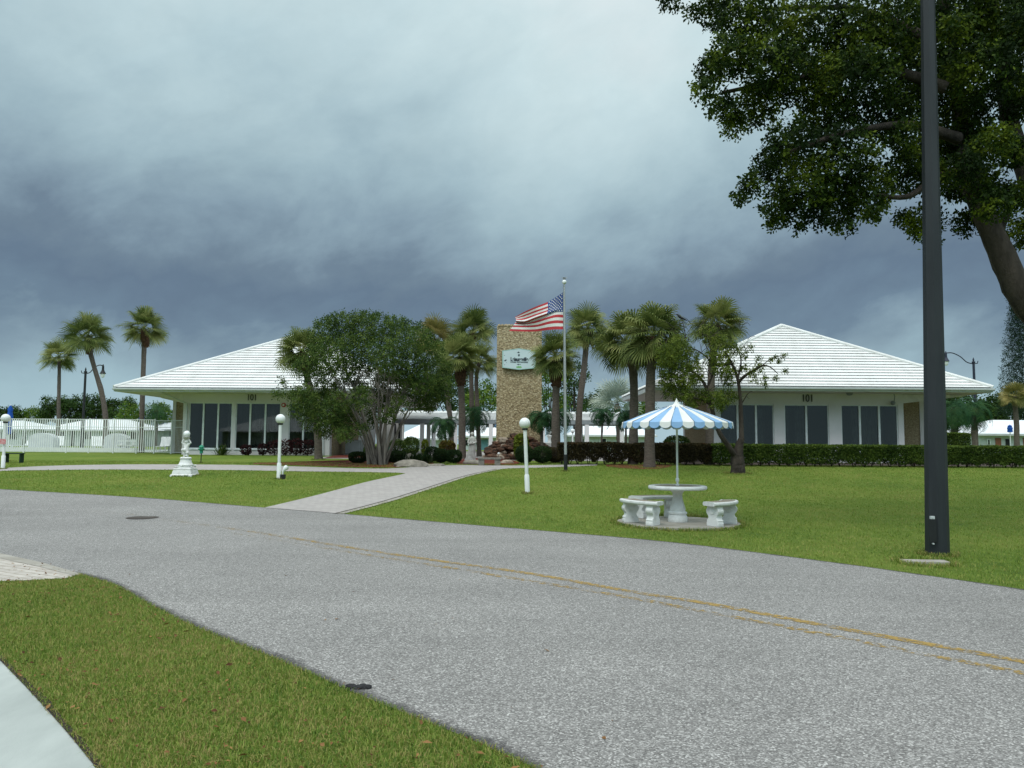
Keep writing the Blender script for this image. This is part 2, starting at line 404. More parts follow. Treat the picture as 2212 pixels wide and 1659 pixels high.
def sheet(name, poly, m, dz, thick=0):
    bm = bmesh.new(); vs = [bm.verts.new((p[0], p[1], 0)) for p in poly]
    bm.faces.new(vs); bmesh.ops.triangulate(bm, faces=bm.faces[:])
    ys = [p[1] for p in poly]
    for Y in range(math.floor(min(ys)), math.ceil(max(ys)) + 1):
        bmesh.ops.bisect_plane(bm, geom=bm.verts[:] + bm.edges[:] + bm.faces[:], plane_co=(0, Y, 0), plane_no=(0, 1, 0), dist=1e-5)
    for v in bm.verts: v.co.z = gz(v.co.y) + dz
    bmesh.ops.recalc_face_normals(bm, faces=bm.faces[:])
    if sum(f.normal.z for f in bm.faces) < 0: bmesh.ops.reverse_faces(bm, faces=bm.faces[:])
    me = bpy.data.meshes.new(name); bm.to_mesh(me); bm.free(); me.materials.append(m)
    o = bpy.data.objects.new(name, me); COL.objects.link(o); return o
def pg(px, k=5): return [(p.x, p.y) for p in crom([og(*q) for q in px], k)]
g = MB(); rows = list(range(-40, 66)) + [80, 120, 200, 400, 880]
vs = []; 
for Y in rows: vs += [(-900, Y, gz(Y)), (900, Y, gz(Y))]
g.add(vs, [(2*i, 2*i+1, 2*i+3, 2*i+2) for i in range(len(rows) - 1)])
tag(g.build('lawn', M['grass']), 'green lawn rising gently from the road to the clubhouse', 'lawn', kind='structure')
far_edge = [(-700, 1010), (-300, 1037), (0, 1057), (300, 1075), (570, 1097), (735, 1110), (1100, 1141), (1450, 1172), (1800, 1216), (1945, 1236), (2212, 1275), (2600, 1340), (3200, 1450)]
near_edge = [(-700, 1110), (-300, 1155), (0, 1198), (90, 1218), (174, 1242), (250, 1265), (323, 1306), (430, 1358), (569, 1413), (691, 1465), (764, 1498), (1008, 1595), (1150, 1659), (1400, 1770), (1800, 1930), (2300, 2100), (3200, 2200)]
FE = pg(far_edge); NE = pg(near_edge)
tag(sheet('road', FE + NE[::-1], M['road'], .006), 'grey asphalt road curving past the lawn', 'road', kind='structure')
tag(sheet('driveway', [tuple(og(*q)[:2]) for q in [(-300, 1156), (0, 1199), (90, 1219), (172, 1243), (140, 1251), (60, 1255), (-300, 1268)]], M['apron'], .010), 'pale brick driveway apron at the road edge', 'driveway', kind='structure')
cs = [tuple(og(*q)[:2]) for q in [(-300, 1154), (0, 1197), (90, 1217), (176, 1242), (160, 1246), (86, 1226), (0, 1208), (-300, 1166)]]
tag(sheet('driveway_edging', cs, M['concrete'], .014), 'concrete edging strip beside the brick driveway', 'edging', kind='structure')
SW = pg([(-60, 1370), (-20, 1410), (0, 1429), (55, 1486), (128, 1566), (205, 1659), (300, 1780), (420, 1960)])
tag(sheet('sidewalk', SW + [(-4, SW[-1][1]), (-6, SW[0][1])], M['sidewalk'], .012), 'pale concrete sidewalk in the near corner', 'sidewalk', kind='structure')
# path: cross walk and spur to the road
ptop = [(-300, 1032), (-120, 1020), (0, 1012), (100, 1007), (200, 1004.5), (320, 1003.5), (500, 1004.5), (640, 1008), (768, 1012), (850, 1012), (929, 1007), (1004, 1005), (1105, 1006), (1214, 1004.5), (1290, 1003)]
pbr = [(1290, 1006), (1214, 1009), (1150, 1011), (1079, 1014), (1010, 1029), (920, 1058), (830, 1086), (735, 1110.5)]
pbl = [(570, 1097.5), (640, 1081), (700, 1066), (790, 1042), (860, 1027), (876, 1023)]
pb2 = [(876, 1023), (850, 1021.5), (768, 1020), (640, 1018.5), (500, 1016), (320, 1015), (200, 1015), (100, 1016), (0, 1018), (-120, 1028), (-300, 1043)]
PATH = pg(ptop, 4) + pg(pbr, 4) + pg(pbl, 4) + pg(pb2, 4)[1:]
tag(sheet('path', PATH, M['paver'], .010), 'pinkish paver path crossing the lawn to the road', 'path', kind='structure')
def strip(poly, wd):
    L, Rr = [], []
    for i, p in enumerate(poly):
        d = (Vector(poly[min(i+1, len(poly)-1)]) - Vector(poly[max(i-1, 0)])).normalized()
        n = Vector((-d.y, d.x)) * wd / 2; q = Vector(p)
        L.append(tuple(q + n)); Rr.append(tuple(q - n))
    return L + Rr[::-1]
l1 = [(-200, 1070), (0, 1085), (140, 1098), (280, 1112), (400, 1129), (500, 1143), (640, 1165), (787, 1189), (928, 1210), (1142, 1240), (1360, 1279), (1532, 1306), (1770, 1351), (2050, 1402), (2212, 1432), (2700, 1530)]
l2 = [(500, 1152), (640, 1174), (787, 1199), (958, 1226), (1130, 1254), (1340, 1289), (1532, 1325), (1650, 1347), (1900, 1396), (2110, 1437), (2212, 1458), (2700, 1565)]
tag(sheet('road_line', strip(pg(l1), .125), M['line'], .010), 'worn yellow centre line, the more complete one', 'road marking', kind='structure')
tag(sheet('road_line', strip(pg(l2), .115), linemat(.485), .010), 'worn yellow centre line, the fainter one', 'road marking', kind='structure')
def blob_poly(cx, cy, Y, rx, ry, n=26, seed=1):
    rr = random.Random(seed); c = gx(cx, Y)
    return [(c.x + rx * math.cos(2*PI*i/n) * rr.uniform(.9, 1.1), Y + ry * math.sin(2*PI*i/n) * rr.uniform(.9, 1.1)) for i in range(n)]
def mulch(px, lab): return tag(sheet('mulch_bed', pg(px + [px[0]], 3)[:-1], M['mulch'], .016), lab, 'mulch bed', kind='structure')
X_ = lambda px, Y: at(px, 955, Y).x
M['bedsoil'] = mat('brown_bed_soil', (.11, .085, .068), .95, (.06, .048, .04), 8, .6, 40)
mulch([(545, 1003.5), (640, 1005.5), (768, 1009.5), (860, 1010), (926, 1005.5), (935, 1000), (900, 996), (850, 994), (770, 994), (735, 1001), (640, 1000.5), (560, 1000)], 'red mulch bed along the path under the bushy tree')
mulch([(700, 990), (780, 989), (785, 985), (730, 984)], 'red mulch against the stone side wall')
mulch([(985, 1003.5), (1080, 1004.5), (1115, 1004), (1118, 998), (1070, 990), (1000, 992)], 'red mulch bed around the statue and stone bench')
mulch([(1310, 1008), (1360, 1013), (1420, 1013.5), (1448, 1008), (1440, 1003.5), (1320, 1003)], 'red mulch ring around the paired palm trunks')
M['tar'] = mat('dark_tar_edge', (.075, .072, .072), .9, (.12, .115, .112), 6, .6, 60)
M['soil'] = mat('dark_soil', (.045, .034, .026), .95, (.02, .016, .012), 20, .6, 60)
def ragged(poly, w0, w1, off, seed):
    rr = random.Random(seed); P = crom([(p[0], p[1], 0) for p in poly], 3); L, Rr = [], []
    for i, p in enumerate(P):
        d = (P[min(i+1, len(P)-1)] - P[max(i-1, 0)]).normalized(); n = Vector((-d.y, d.x, 0))
        w_ = w0 + (w1 - w0) * max(0, min(1, .5 + noise.noise(p * 1.7 + Vector((seed, 0, 0))) + rr.uniform(-.2, .2)))
        a = p + n * off; b_ = p + n * (off + w_); L.append((a.x, a.y)); Rr.append((b_.x, b_.y))
    return L + Rr[::-1]
def tarmat():
    m, t, b = base('worn_tar_edge'); a = t.new('ShaderNodeAttribute'); a.attribute_name = 'across'; g = t.new('ShaderNodeNewGeometry').outputs['Position']
    n1 = t.noise(g, 2.2, 4, .6).outputs['Fac']; n2 = t.noise(g, 40, 3, .7).outputs['Fac']
    v = t.math('SUBTRACT', t.math('ADD', t.math('MULTIPLY', n1, .75), t.math('MULTIPLY', n2, .65)), t.math('MULTIPLY', a.outputs['Fac'], .80))
    r = t.ramp([(.34, (0, 0, 0)), (.80, (1, 1, 1))], v); b.inputs['Base Color'].default_value = (.07, .066, .066, 1); b.inputs['Roughness'].default_value = .9
    tr = t.new('ShaderNodeBsdfTransparent'); mx = t.new('ShaderNodeMixShader'); t.link(r.outputs[0], mx.inputs[0]); t.link(tr.outputs[0], mx.inputs[1]); t.link(b.outputs[0], mx.inputs[2]); t.link(mx.outputs[0], m.node_tree.nodes['Material Output'].inputs[0]); return m
M['tar'] = tarmat()
def edge_strip(name, poly, wd, lab):
    P = [Vector((p[0], p[1], 0)) for p in poly]; vs = []; fs = []; ac = []; Q = []
    for a, b_ in zip(P, P[1:]):
        n = max(1, int((b_ - a).length / .25)); Q += [a.lerp(b_, i / n) for i in range(n)]
    for i, p in enumerate(Q):
        d = (Q[min(i+1, len(Q)-1)] - Q[max(i-1, 0)]).normalized(); n = Vector((-d.y, d.x, 0))
        for q in (0, 1): o = p + n * wd * q; vs.append((o.x, o.y, gz(o.y) + .011)); ac.append(q)
    fs = [(2*i, 2*i+2, 2*i+3, 2*i+1) for i in range(len(Q) - 1)]
    me = bpy.data.meshes.new(name); me.from_pydata(vs, [], fs); at_ = me.attributes.new('across', 'FLOAT', 'POINT'); at_.data.foreach_set('value', ac); me.materials.append(M['tar'])
    o = bpy.data.objects.new(name, me); COL.objects.link(o); tag(o, lab, 'road edge', kind='structure')
edge_strip('road_edge', [p for p in NE if p[1] < 9.6], .20, 'dark worn tar edge of the road along the near verge')
edge_strip('road_edge', FE, -.14, 'dark worn tar edge of the road along the far lawn')
tag(sheet('soil_strip', ragged(SW, .02, .055, -.005, 3), M['soil'], .016), 'dark soil gap between sidewalk and grass', 'soil', kind='structure')
_pe = pg([(735, 1110.5), (830, 1086), (920, 1058), (1010, 1029), (1079, 1014)])
tag(sheet('path_edging', strip(_pe, .16), M['concrete'], .014), 'pale concrete edging along the right side of the path', 'edging', kind='structure')
tag(sheet('path_gap', strip([(p[0] - .11, p[1]) for p in _pe], .035), M['soil'], .018), 'dark gap beside the path edging', 'soil', kind='structure')
tag(sheet('planting_bed', [(X_(1475, 33.6), 33.6), (X_(2330, 33.6), 33.6), (X_(2330, 33.6), 37.5), (24, 52), (X_(1475, 33.6), 52)], M['bedsoil'], .012), 'brown soil bed between the hedge and the right clubhouse', 'planting bed', kind='structure')
tag(sheet('courtyard', [(-9.5, 37.2), (-2.2, 36.2), (2.4, 36.2), (8.5, 36.5), (8.5, 62), (-9.5, 62)], M['paver'], .011), 'paved courtyard between the two clubhouses', 'courtyard', kind='structure')
tag(sheet('planting_bed', [(X_(735, 38), 38), (-9.6, 41), (-9.6, 60), (-9.9, 60), (-9.9, 42.5), (X_(735, 38) - .3, 40)], M['bedsoil'], .013), 'brown soil bed along the left clubhouse side wall', 'planting bed', kind='structure')
mh = og(308, 1119)
c = MB(); c.lathe([(.31, 0), (.31, .004), (.285, .007), (.26, .003), (0.001, .004)], 28, (mh.x, mh.y, mh.z + .008))
M['iron'] = mat('rusty_iron', (.075, .062, .052), .8, (.045, .04, .036), 12, .4, 60)
tag(c.build('manhole_cover', M['iron'], smooth=False), 'dark round iron manhole cover in the road', 'manhole cover')
# ------------------------------------------------------------------ glass
def glassmat():
    m = bpy.data.materials.new('window_glass'); m.use_nodes = True; t = NT(m); t.n.clear()
    o = t.new('ShaderNodeOutputMaterial'); tr = t.new('ShaderNodeBsdfTransparent'); tr.inputs[0].default_value = (.55, .57, .56, 1)
    gl = t.new('ShaderNodeBsdfGlossy'); gl.inputs['Roughness'].default_value = .02; gl.inputs[0].default_value = (.9, .95, .95, 1)
    fr = t.new('ShaderNodeFresnel'); fr.inputs[0].default_value = 1.32
    k = t.math('ADD', t.math('MULTIPLY', fr.outputs[0], 1.0), .02)
    mx = t.new('ShaderNodeMixShader'); t.link(k, mx.inputs[0]); t.link(tr.outputs[0], mx.inputs[1]); t.link(gl.outputs[0], mx.inputs[2]); t.link(mx.outputs[0], o.inputs[0])
    return m
M['glass'] = glassmat()
M['curtain'] = mat('grey_curtain', (.30, .31, .30), .9, (.20, .21, .205), 2)
M['interior'] = mat('room_wall', (.10, .095, .09), .9)
def stonewall(name, c1, c2, c3, sc_):
    m, t, b = base(name)
    g = t.new('ShaderNodeNewGeometry').outputs['Position']
    v = t.new('ShaderNodeTexVoronoi', i_Scale=sc_); t.link(g, v.inputs['Vector'])
    sp = t.new('ShaderNodeSeparateColor'); t.link(v.outputs['Color'], sp.inputs[0])
    r = t.ramp([(0, c1), (.5, c2), (1, c3)], sp.outputs[0])
    d = t.ramp([(.0, (1, 1, 1)), (.55, (.88, .88, .88)), (.9, (.55, .52, .48))], t.math('MULTIPLY', v.outputs['Distance'], 1.25))
    n = t.noise(g, .8, 4, .6).outputs['Fac']
    c = t.mix(1.0, r.outputs[0], d.outputs[0], 'MULTIPLY')
    c = t.mix(t.math('MULTIPLY', n, .35), c, tuple(q * .6 for q in c2))
    t.link(c, b.inputs['Base Color']); b.inputs['Roughness'].default_value = .9
    bp = t.new('ShaderNodeBump'); bp.inputs['Strength'].default_value = .9; bp.inputs['Distance'].default_value = .05; bp.invert = True
    t.link(v.outputs['Distance'], bp.inputs['Height']); t.link(bp.outputs[0], b.inputs['Normal'])
    bp.inputs['Distance'].default_value = .025
    return m
M['stone'] = stonewall('tan_pebble_stone', (.36, .28, .16), (.50, .40, .235), (.64, .54, .36), 13)
M['finestone'] = stonewall('tan_aggregate_panel', (.33, .25, .15), (.42, .33, .20), (.52, .43, .28), 22)
def text_obj(name, body, size, m, parent, loc, ext=.01, sx=1, off=0, align='CENTER'):
    cu = bpy.data.curves.new(name, 'FONT'); cu.body = body; cu.size = size; cu.extrude = ext; cu.offset = off
    cu.align_x = align; cu.align_y = 'CENTER'
    o = bpy.data.objects.new(name, cu); COL.objects.link(o)
    bpy.context.view_layer.update()
    me = bpy.data.meshes.new_from_object(o.evaluated_get(bpy.context.evaluated_depsgraph_get()))
    bpy.data.objects.remove(o); bpy.data.curves.remove(cu)
    me.transform(Matrix.Diagonal((sx, 1, 1, 1))); me.transform(Matrix.Rotation(PI / 2, 4, 'X'))
    me.materials.clear(); me.materials.append(m)
    q = bpy.data.objects.new(name, me); COL.objects.link(q); q.parent = parent
    q.location = Vector(loc) - parent_loc(parent); return q
# ------------------------------------------------------------------ clubhouse buildings
def tiled_side(mb, a, b, ap, n, lip=.045):     # courses of tiles from eave edge a-b up to apex ap
    a, b, ap = Vector(a), Vector(b), Vector(ap)
    nrm = (b - a).cross(ap - a).normalized()
    if nrm.z < 0: nrm = -nrm
    for i in range(n):
        t0, t1 = i / n, (i + 1) / n; tb = max(t0 - .012, -.02) if i else 0
        p0, p1 = a.lerp(ap, tb) + nrm * lip, b.lerp(ap, tb) + nrm * lip
        q0, q1 = a.lerp(ap, t1), b.lerp(ap, t1)
        mb.cm = 0; mb.add([p0, p1, q1, q0], [(0, 1, 2, 3)])
        r0, r1 = a.lerp(ap, t0), b.lerp(ap, t0)
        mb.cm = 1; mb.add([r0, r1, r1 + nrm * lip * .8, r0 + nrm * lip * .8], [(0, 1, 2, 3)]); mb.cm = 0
def hip(parent, x0, x1, y0, y1, z, ap, n):
    rm = MB(); C = [(x0, y0, z), (x1, y0, z), (x1, y1, z), (x0, y1, z)]
    for i in range(4): tiled_side(rm, C[i], C[(i + 1) % 4], ap, n)
    roof = rm.build('roof', [M['roof'], M['courseshade']], parent)
    for c in C:
        k = MB(); c = Vector(c); a = Vector(ap)
        k.tube([c + Vector((0, 0, .03)), a + Vector((0, 0, .05))], [.10, .10], 8); k.build('hip_cap', M['roof'], roof)
    return roof
def eaves(parent, x0, x1, y0, y1, z, fas=.19):
    s = MB(); s.box(x0 + .03, x1 - .03, y0 + .03, y1 - .03, z - fas - .02, z - fas + .03); s.build('soffit', M['soffit'], parent)
    gm = MB()
    for (a, b, c, d) in ((x0, x1, y0, y0 + .05), (x0, x1, y1 - .05, y1), (x0, x0 + .05, y0 + .05, y1 - .05), (x1 - .05, x1, y0 + .05, y1 - .05)):
        gm.box(a, b, c, d, z - fas - .012, z - .012)
    f = gm.build('fascia', M['gutter'], parent)
    gg = MB()                                              # rain gutter along the front
    pr = [(-.10, 0), (-.12, .03), (-.125, .095), (-.10, .10), (-.098, .09), (-.09, .03), (-.002, .02), (-.002, 0)]
    vs = [(x0 - .02, y0 + p[0], z - .125 + p[1]) for p in pr] + [(x1 + .02, y0 + p[0], z - .125 + p[1]) for p in pr]; n = len(pr)
    gg.add(vs, [(i, (i+1) % n, n + (i+1) % n, n + i) for i in range(n)] + [tuple(range(n)), tuple(range(2*n-1, n-1, -1))])
    gg.build('gutter', M['gutter'], parent)
def front_wall(parent, xa, xb, Y, zb, zt, groups, wz0, wz1, depth, seed=0, yb=None):
    wm = MB(); T = .22; yb = yb or Y + 8
    edges = sorted((q[0], q[1]) for q in groups); x = xa
    for l, r in edges: wm.box(x, l, Y, Y + T, zb, zt); wm.box(l, r, Y, Y + T, zb, wz0); wm.box(l, r, Y, Y + T, wz1, zt); x = r
    wm.box(x, xb, Y, Y + T, zb, zt)
    wall = wm.build('wall', M['wall'], parent)
    rn = random.Random(seed)
    for l, r, cuts in groups:
        fm = MB(); fw = .045; y0, y1 = Y + .05, Y + .13
        fm.box(l, r, y0, y1, wz0, wz0 + fw); fm.box(l, r, y0, y1, wz1 - fw, wz1)
        fm.box(l, l + fw, y0, y1, wz0 + fw, wz1 - fw); fm.box(r - fw, r, y0, y1, wz0 + fw, wz1 - fw)
        xs = [l + fw]
        for cpos in cuts:
            fm.box(cpos - .045, cpos + .045, y0 - .02, y1, wz0 + fw, wz1 - fw); xs += [cpos - .045, cpos + .045]
        xs.append(r - fw)
        win = fm.build('window', M['frame'], parent)
        sl_ = MB(); sl_.box(l - .04, r + .04, Y - .05, Y + .049, wz0 - .06, wz0 - .004); sl_.build('sill', M['frame'], win)
        for i in range(0, len(xs), 2):
            p = MB(); p.box(xs[i], xs[i + 1], Y + .085, Y + .093, wz0 + fw, wz1 - fw); p.build('pane', M['glass'], win)
        # vertical curtains behind the glass, drawn partly
        k = MB(); xx = l + .05
        while xx < r - .1:
            L = rn.uniform(.25, .8)
            if rn.random() < .52:
                e = min(xx + L, r - .05); st = max(4, int((e - xx) / .035)); vs = []
                for j in range(st + 1):
                    q = xx + (e - xx) * j / st; yy = Y + .45 + .03 * math.sin(j * 1.9)
                    vs += [(q, yy, wz0 + .02), (q, yy, wz1 - .02)]
                k.add(vs, [(2*j, 2*j+2, 2*j+3, 2*j+1) for j in range(st)])
            xx += L
        if k.v: k.build('curtain', M['curtain'], win)
    return wall
# ---- left clubhouse
Y1, Y2 = 40.3, 42.0
X = lambda px, Y: at(px, 955, Y).x
LX0, LX1 = X(240, Y1), X(881, Y1); LZ = at(480, 838.5, Y1).z
BL = thing('clubhouse', 'left clubhouse with white hip roof, its wall end meeting the white pool fence', 'clubhouse', gp((LX0 + LX1) / 2, Y2), 'white-roofed clubhouses')
zt = LZ - .19; zb = gz(Y2) - .15
hip(BL, LX0, LX1, Y1, Y1 + 16.2, LZ, ((LX0 + LX1) / 2, Y1 + 8.1, LZ + 4.05), 23)
eaves(BL, LX0, LX1, Y1, Y1 + 16.2, LZ)
wz1 = at(500, 870, Y2).z; wz0 = at(500, 969.5, Y2).z
xa, xb = X(393, Y2), X(712, Y2)
grp = [(X(406, Y2), X(499, Y2), [X(436.7, Y2), X(468.6, Y2)]), (X(507, Y2), X(604, Y2), [X(538.3, Y2), X(571, Y2)]), (X(622.5, Y2), X(694, Y2), [X(653.5, Y2), X(684, Y2)])]
front_wall(BL, xa, xb, Y2, zb, zt - .01, grp, wz0, wz1, 8, 5)
def wallbox(B, n, *a): q = MB(); q.box(*a); q.build(n, M['wall'], B)
wallbox(BL, 'side_wall', xb - .2, xb, Y2 + .22, Y2 + 9, zb, zt - .01); wallbox(BL, 'side_wall', xa, xa + .2, Y2 + .22, Y2 + 9, zb, zt - .01); wallbox(BL, 'back_wall', xa + .2, xb - .2, Y2 + 8.8, Y2 + 9, zb, zt - .01)
wallbox(BL, 'side_wall', xb - .2, xb, Y2 + 9.003, Y2 + 14.2, zb, zt - .03); wallbox(BL, 'rear_wing', xb + .003, X(868, 58), 57.6, 58, zb, zt - .03)
for q_ in (853, 862): p_ = MB(); p_.box(X(q_ - 1.6, 57.6), X(q_ + 1.6, 57.6), 57.55, 57.597, gz(57) + 1.0, gz(57) + 2.1); p_.build('window', M['dark'], BL)
st = MB(); st.box(xb + .002, xb + .06, Y2 + .5, Y2 + 7.6, zb, zt - .03); st.build('stone_panel', M['finestone'], BL)
st = MB(); st.box(X(378, 45), X(394, 45), 45, 45.1, zb, zt - .03); st.build('stone_panel', M['finestone'], BL)
st = MB(); st.box(X(371, 45), X(378, 45), 44.96, 45.2, zb, zt - .03); st.build('end_post', M['wall'], BL)
def outrigger(B, xi, xo, Y, z1, d1, d2, n='eave_beam'):
    k = MB(); k.hull8([(xi, Y+.02, z1 - d1), (xo, Y+.02, z1 - d2), (xo, Y + .2, z1 - d2), (xi, Y + .2, z1 - d1), (xi, Y+.02, z1), (xo, Y+.02, z1), (xo, Y + .2, z1), (xi, Y + .2, z1)])
    k.build(n, M['soffit'], B)
outrigger(BL, xa - .003, X(343, Y2), Y2, zt - .03, .50, .22)
for (px, y, txt) in ((544.5, 859, '101'),):
    q = at(px, y, Y2); text_obj('house_number', txt, .50, M['black'], BL, (q.x, Y2 - .03, q.z), .025, .78, -.002)
def downspout(B, px, Y, ztop, zbot, yg):
    x = X(px, Y); k = MB(); k.tube([(x - .9, yg + .1, ztop + .32), (x - .9, yg + .12, ztop + .22), (x, Y - .07, ztop - .35), (x, Y - .07, zbot)], .042, 8); k.build('downspout', M['gutter'], B)
downspout(BL, 402, Y2, zt - .2, gz(Y2), Y1)
downspout(BL, 699, Y2, zt - .2, gz(Y2), Y1)
a = at(613, 875, Y2); k = MB(); k.tube([(a.x, Y2, a.z), (a.x, Y2 - .07, a.z)], [.13, .12], 8, True, PI / 8); o = k.build('fire_bell', M['redmark'], BL)
k = MB(); k.tube([(a.x, Y2 - .07, a.z), (a.x, Y2 - .10, a.z)], [.06, .05], 12); k.build('bell_cap', M['white'], o)
k = MB(); a = at(720, 892, Y2 + .1); k.tube([(a.x - .35, Y2 - .002, a.z), (a.x - .35, Y2 - .06, a.z)], [.10, .10], 12); k.build('meter', M['trim'], BL)
a = at(595, 852, Y1 + .9); k = MB(); k.lathe([(.001, -.10), (.11, -.08), (.16, 0), (.16, .04)], 16, (X(595, Y1 + .9), Y1 + .9, zt - .05)); k.build('ceiling_lamp', M['trim'], BL)
# ---- right clubhouse
Y1r, Y2r = 34.6, 36.1
RX0, RX1 = X(1408, Y1r), X(2150, Y1r); RZ = at(1780, 835.5, Y1r).z
BR = thing('clubhouse', 'right clubhouse with white hip roof standing behind the clipped green hedge', 'clubhouse', gp((RX0 + RX1) / 2, Y2r), 'white-roofed clubhouses')
zt = RZ - .19; zb = gz(Y2r) - .15; D = .16 * Y1r
apx = at(1688, 705, Y1r + D)
hip(BR, RX0, RX1, Y1r, Y1r + D + 3.6, RZ, (apx.x, Y1r + D, apx.z), 23)
eaves(BR, RX0, RX1, Y1r, Y1r + D + 3.6, RZ)
wz1 = at(1744, 874, Y2r).z; wz0 = wz1 - 2.53
xa, xb = X(1542, Y2r), X(1954, Y2r)
grp = [(X(1556, Y2r), X(1673, Y2r), [X(1594.5, Y2r), X(1634.5, Y2r)]), (X(1696, Y2r), X(1792, Y2r), [X(1743.5, Y2r)]), (X(1819, Y2r), X(1942, Y2r), [X(1859.5, Y2r), X(1901.5, Y2r)])]
front_wall(BR, xa, xb, Y2r, zb, zt - .01, grp, wz0, wz1, 8, 11)
wallbox(BR, 'side_wall', xa, xa + .2, Y2r + .22, Y2r + 6.4, zb, zt - .01); wallbox(BR, 'side_wall', xb - .2, xb, Y2r + .22, Y2r + 6.4, zb, zt - .01); wallbox(BR, 'back_wall', xa + .2, xb - .2, Y2r + 6.2, Y2r + 6.4, zb, zt - .01)
st = MB(); st.box(xa - .06, xa - .002, Y2r + .9, Y2r + 5.7, zb, zt - .03); st.build('stone_panel', M['finestone'], BR)
yr = Y2r + 2.6
st = MB(); st.box(xb + .003, X(1988, yr), yr, yr + .1, zb, zt - .03); st.build('stone_panel', M['finestone'], BR)
st = MB(); st.box(X(1988, yr), X(2003, yr), yr - .04, yr + .2, zb, zt - .03); st.build('end_post', M['wall'], BR)
outrigger(BR, xb + .003, X(2090, Y2r), Y2r, zt - .03, .42, .06)
q = at(1744, 861, Y2r); text_obj('house_number', '101', .50, M['black'], BR, (q.x, Y2r - .03, q.z), .025, .78, -.002)
a = at(1930, 866, Y2r - .15); k = MB(); k.tube([(a.x, Y2r, a.z + .35), (a.x, Y2r - .15, a.z + .42), (a.x + .02, Y2r - .25, a.z + .2), (a.x, Y2r - .2, a.z - .05)], .022, 6); k.ball((a.x - .05, Y2r - .2, a.z - .1), .11, 8); k.build('flood_lamp', M['trim'], BR)
k = MB(); k.lathe([(.001, -.10), (.11, -.08), (.16, 0), (.16, .04)], 16, (X(1838, Y1r + .8), Y1r + .8, zt - .05)); k.build('ceiling_lamp', M['trim'], BR)
# ---- covered walkway between the clubhouses
Yw = 56.0
def walkway(px0, px1, lab, seed):
    W = thing('covered_walkway', lab, 'walkway', gp(X((px0 + px1) / 2, Yw), Yw), 'covered walkways')
    x0, x1 = X(px0, Yw), X(px1, Yw); z0 = at(1000, 907, Yw).z; z1 = at(1000, 889, Yw).z
    rm = MB(); n = 6; yb = Yw + 2.2
    for i in range(n):
        t0, t1 = i / n, (i + 1) / n; h = .05
        for sgn, yy in ((1, Yw), (-1, Yw + 4.4)):
            ya, yc = yy + sgn * 2.2 * t0, yy + sgn * 2.2 * t1; za, zc = z0 + (z1 - z0) * t0, z0 + (z1 - z0) * t1
            rm.cm = 0; rm.add([(x0, ya - sgn * .03, za + h), (x1, ya - sgn * .03, za + h), (x1, yc, zc), (x0, yc, zc)], [(0, 1, 2, 3)])
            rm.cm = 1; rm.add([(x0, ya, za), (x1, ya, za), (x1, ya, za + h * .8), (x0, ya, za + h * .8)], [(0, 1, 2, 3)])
    rm.cm = 0; roof = rm.build('roof', [M['roof'], M['courseshade']], W)
    rc = MB(); nseg = max(3, int((x1 - x0) / .36))
    for i in range(nseg):
        a, b = x0 + (x1 - x0) * i / nseg, x0 + (x1 - x0) * (i + .97) / nseg
        rc.tube([(a, yb, z1 + .0), (b, yb, z1 + .035)], [.09, .115], 8)
    rc.build('ridge_cap', M['roof'], roof)
    f = MB(); zf = at(1000, 915, Yw).z
    f.box(x0, x1, Yw, Yw + .12, zf, z0 - .003); f.box(x0, x1, Yw + 4.28, Yw + 4.4, zf, z0 - .003); f.box(x0, x1, Yw + .121, Yw + 4.279, z0 - .12, z0 - .05)
    f.build('fascia', M['trim'], W)
    return W, zf
def posts(W, zf, L):
    for px, dy, wd in L:
        k = MB(); Y = Yw + dy; x = X(px, Y); k.box(x - wd/2, x + wd/2, Y, Y + wd, gz(Y) - .1, zf - .004 if dy < .1 else zf + .06); k.build('post', M['wall'], W)
W1, zf = walkway(852, 1070, 'covered walkway with white tiled roof left of the stone tower', 1)
posts(W1, zf, [(911, .02, .28), (936, .02, .28), (925, 3.9, .28), (983, .02, .28), (1060, .02, .28), (868, 3.9, .26)])
W2, zf = walkway(1172, 1348, 'covered walkway with white tiled roof right of the stone tower', 2)
posts(W2, zf, [(1173, .02, .28), (1268, .02, .30), (1255, 3.9, .28), (1344, .02, .28)])
# ---- stone tower with rock base
Yt = 38.0
tx0, tx1 = X(1072, Yt), X(1169.5, Yt); tz1 = at(1120, 704, Yt).z; tz0 = gz(Yt) - .2
def stoneface(mb, o, u, v, nu, nv, nrm, amp, sc_):
    o, u, v, nrm = Vector(o), Vector(u), Vector(v), Vector(nrm); vs = []
    for j in range(nv + 1):
        for i in range(nu + 1):
            p = o + u * (i / nu) + v * (j / nv)
            d, pts = noise.voronoi(p * sc_)
            h = (.55 - min(d[0], .55)) * amp
            e = min(i, nu - i, 1)
            vs.append(p + nrm * (h if e else h * .4))
    mb.add(vs, [(j*(nu+1)+i, j*(nu+1)+i+1, (j+1)*(nu+1)+i+1, (j+1)*(nu+1)+i) for j in range(nv) for i in range(nu)])
TW = thing('stone_tower', 'tall tan pebble-stone tower standing between the two clubhouses', 'tower', gp((tx0 + tx1) / 2, Yt + .6))
tm = MB(); td = 1.3; H = tz1 - tz0; wd = tx1 - tx0
stoneface(tm, (tx0, Yt, tz0), (wd, 0, 0), (0, 0, H), 70, 210, (0, -1, 0), 0.045, 12)
stoneface(tm, (tx1, Yt, tz0), (0, td, 0), (0, 0, H), 30, 140, (1, 0, 0), 0.045, 12)
stoneface(tm, (tx0, Yt, tz0), (0, td, 0), (0, 0, H), 30, 140, (-1, 0, 0), 0.045, 12)
stoneface(tm, (tx0, Yt + td, tz0), (wd, 0, 0), (0, 0, H), 40, 100, (0, 1, 0), 0.045, 12)
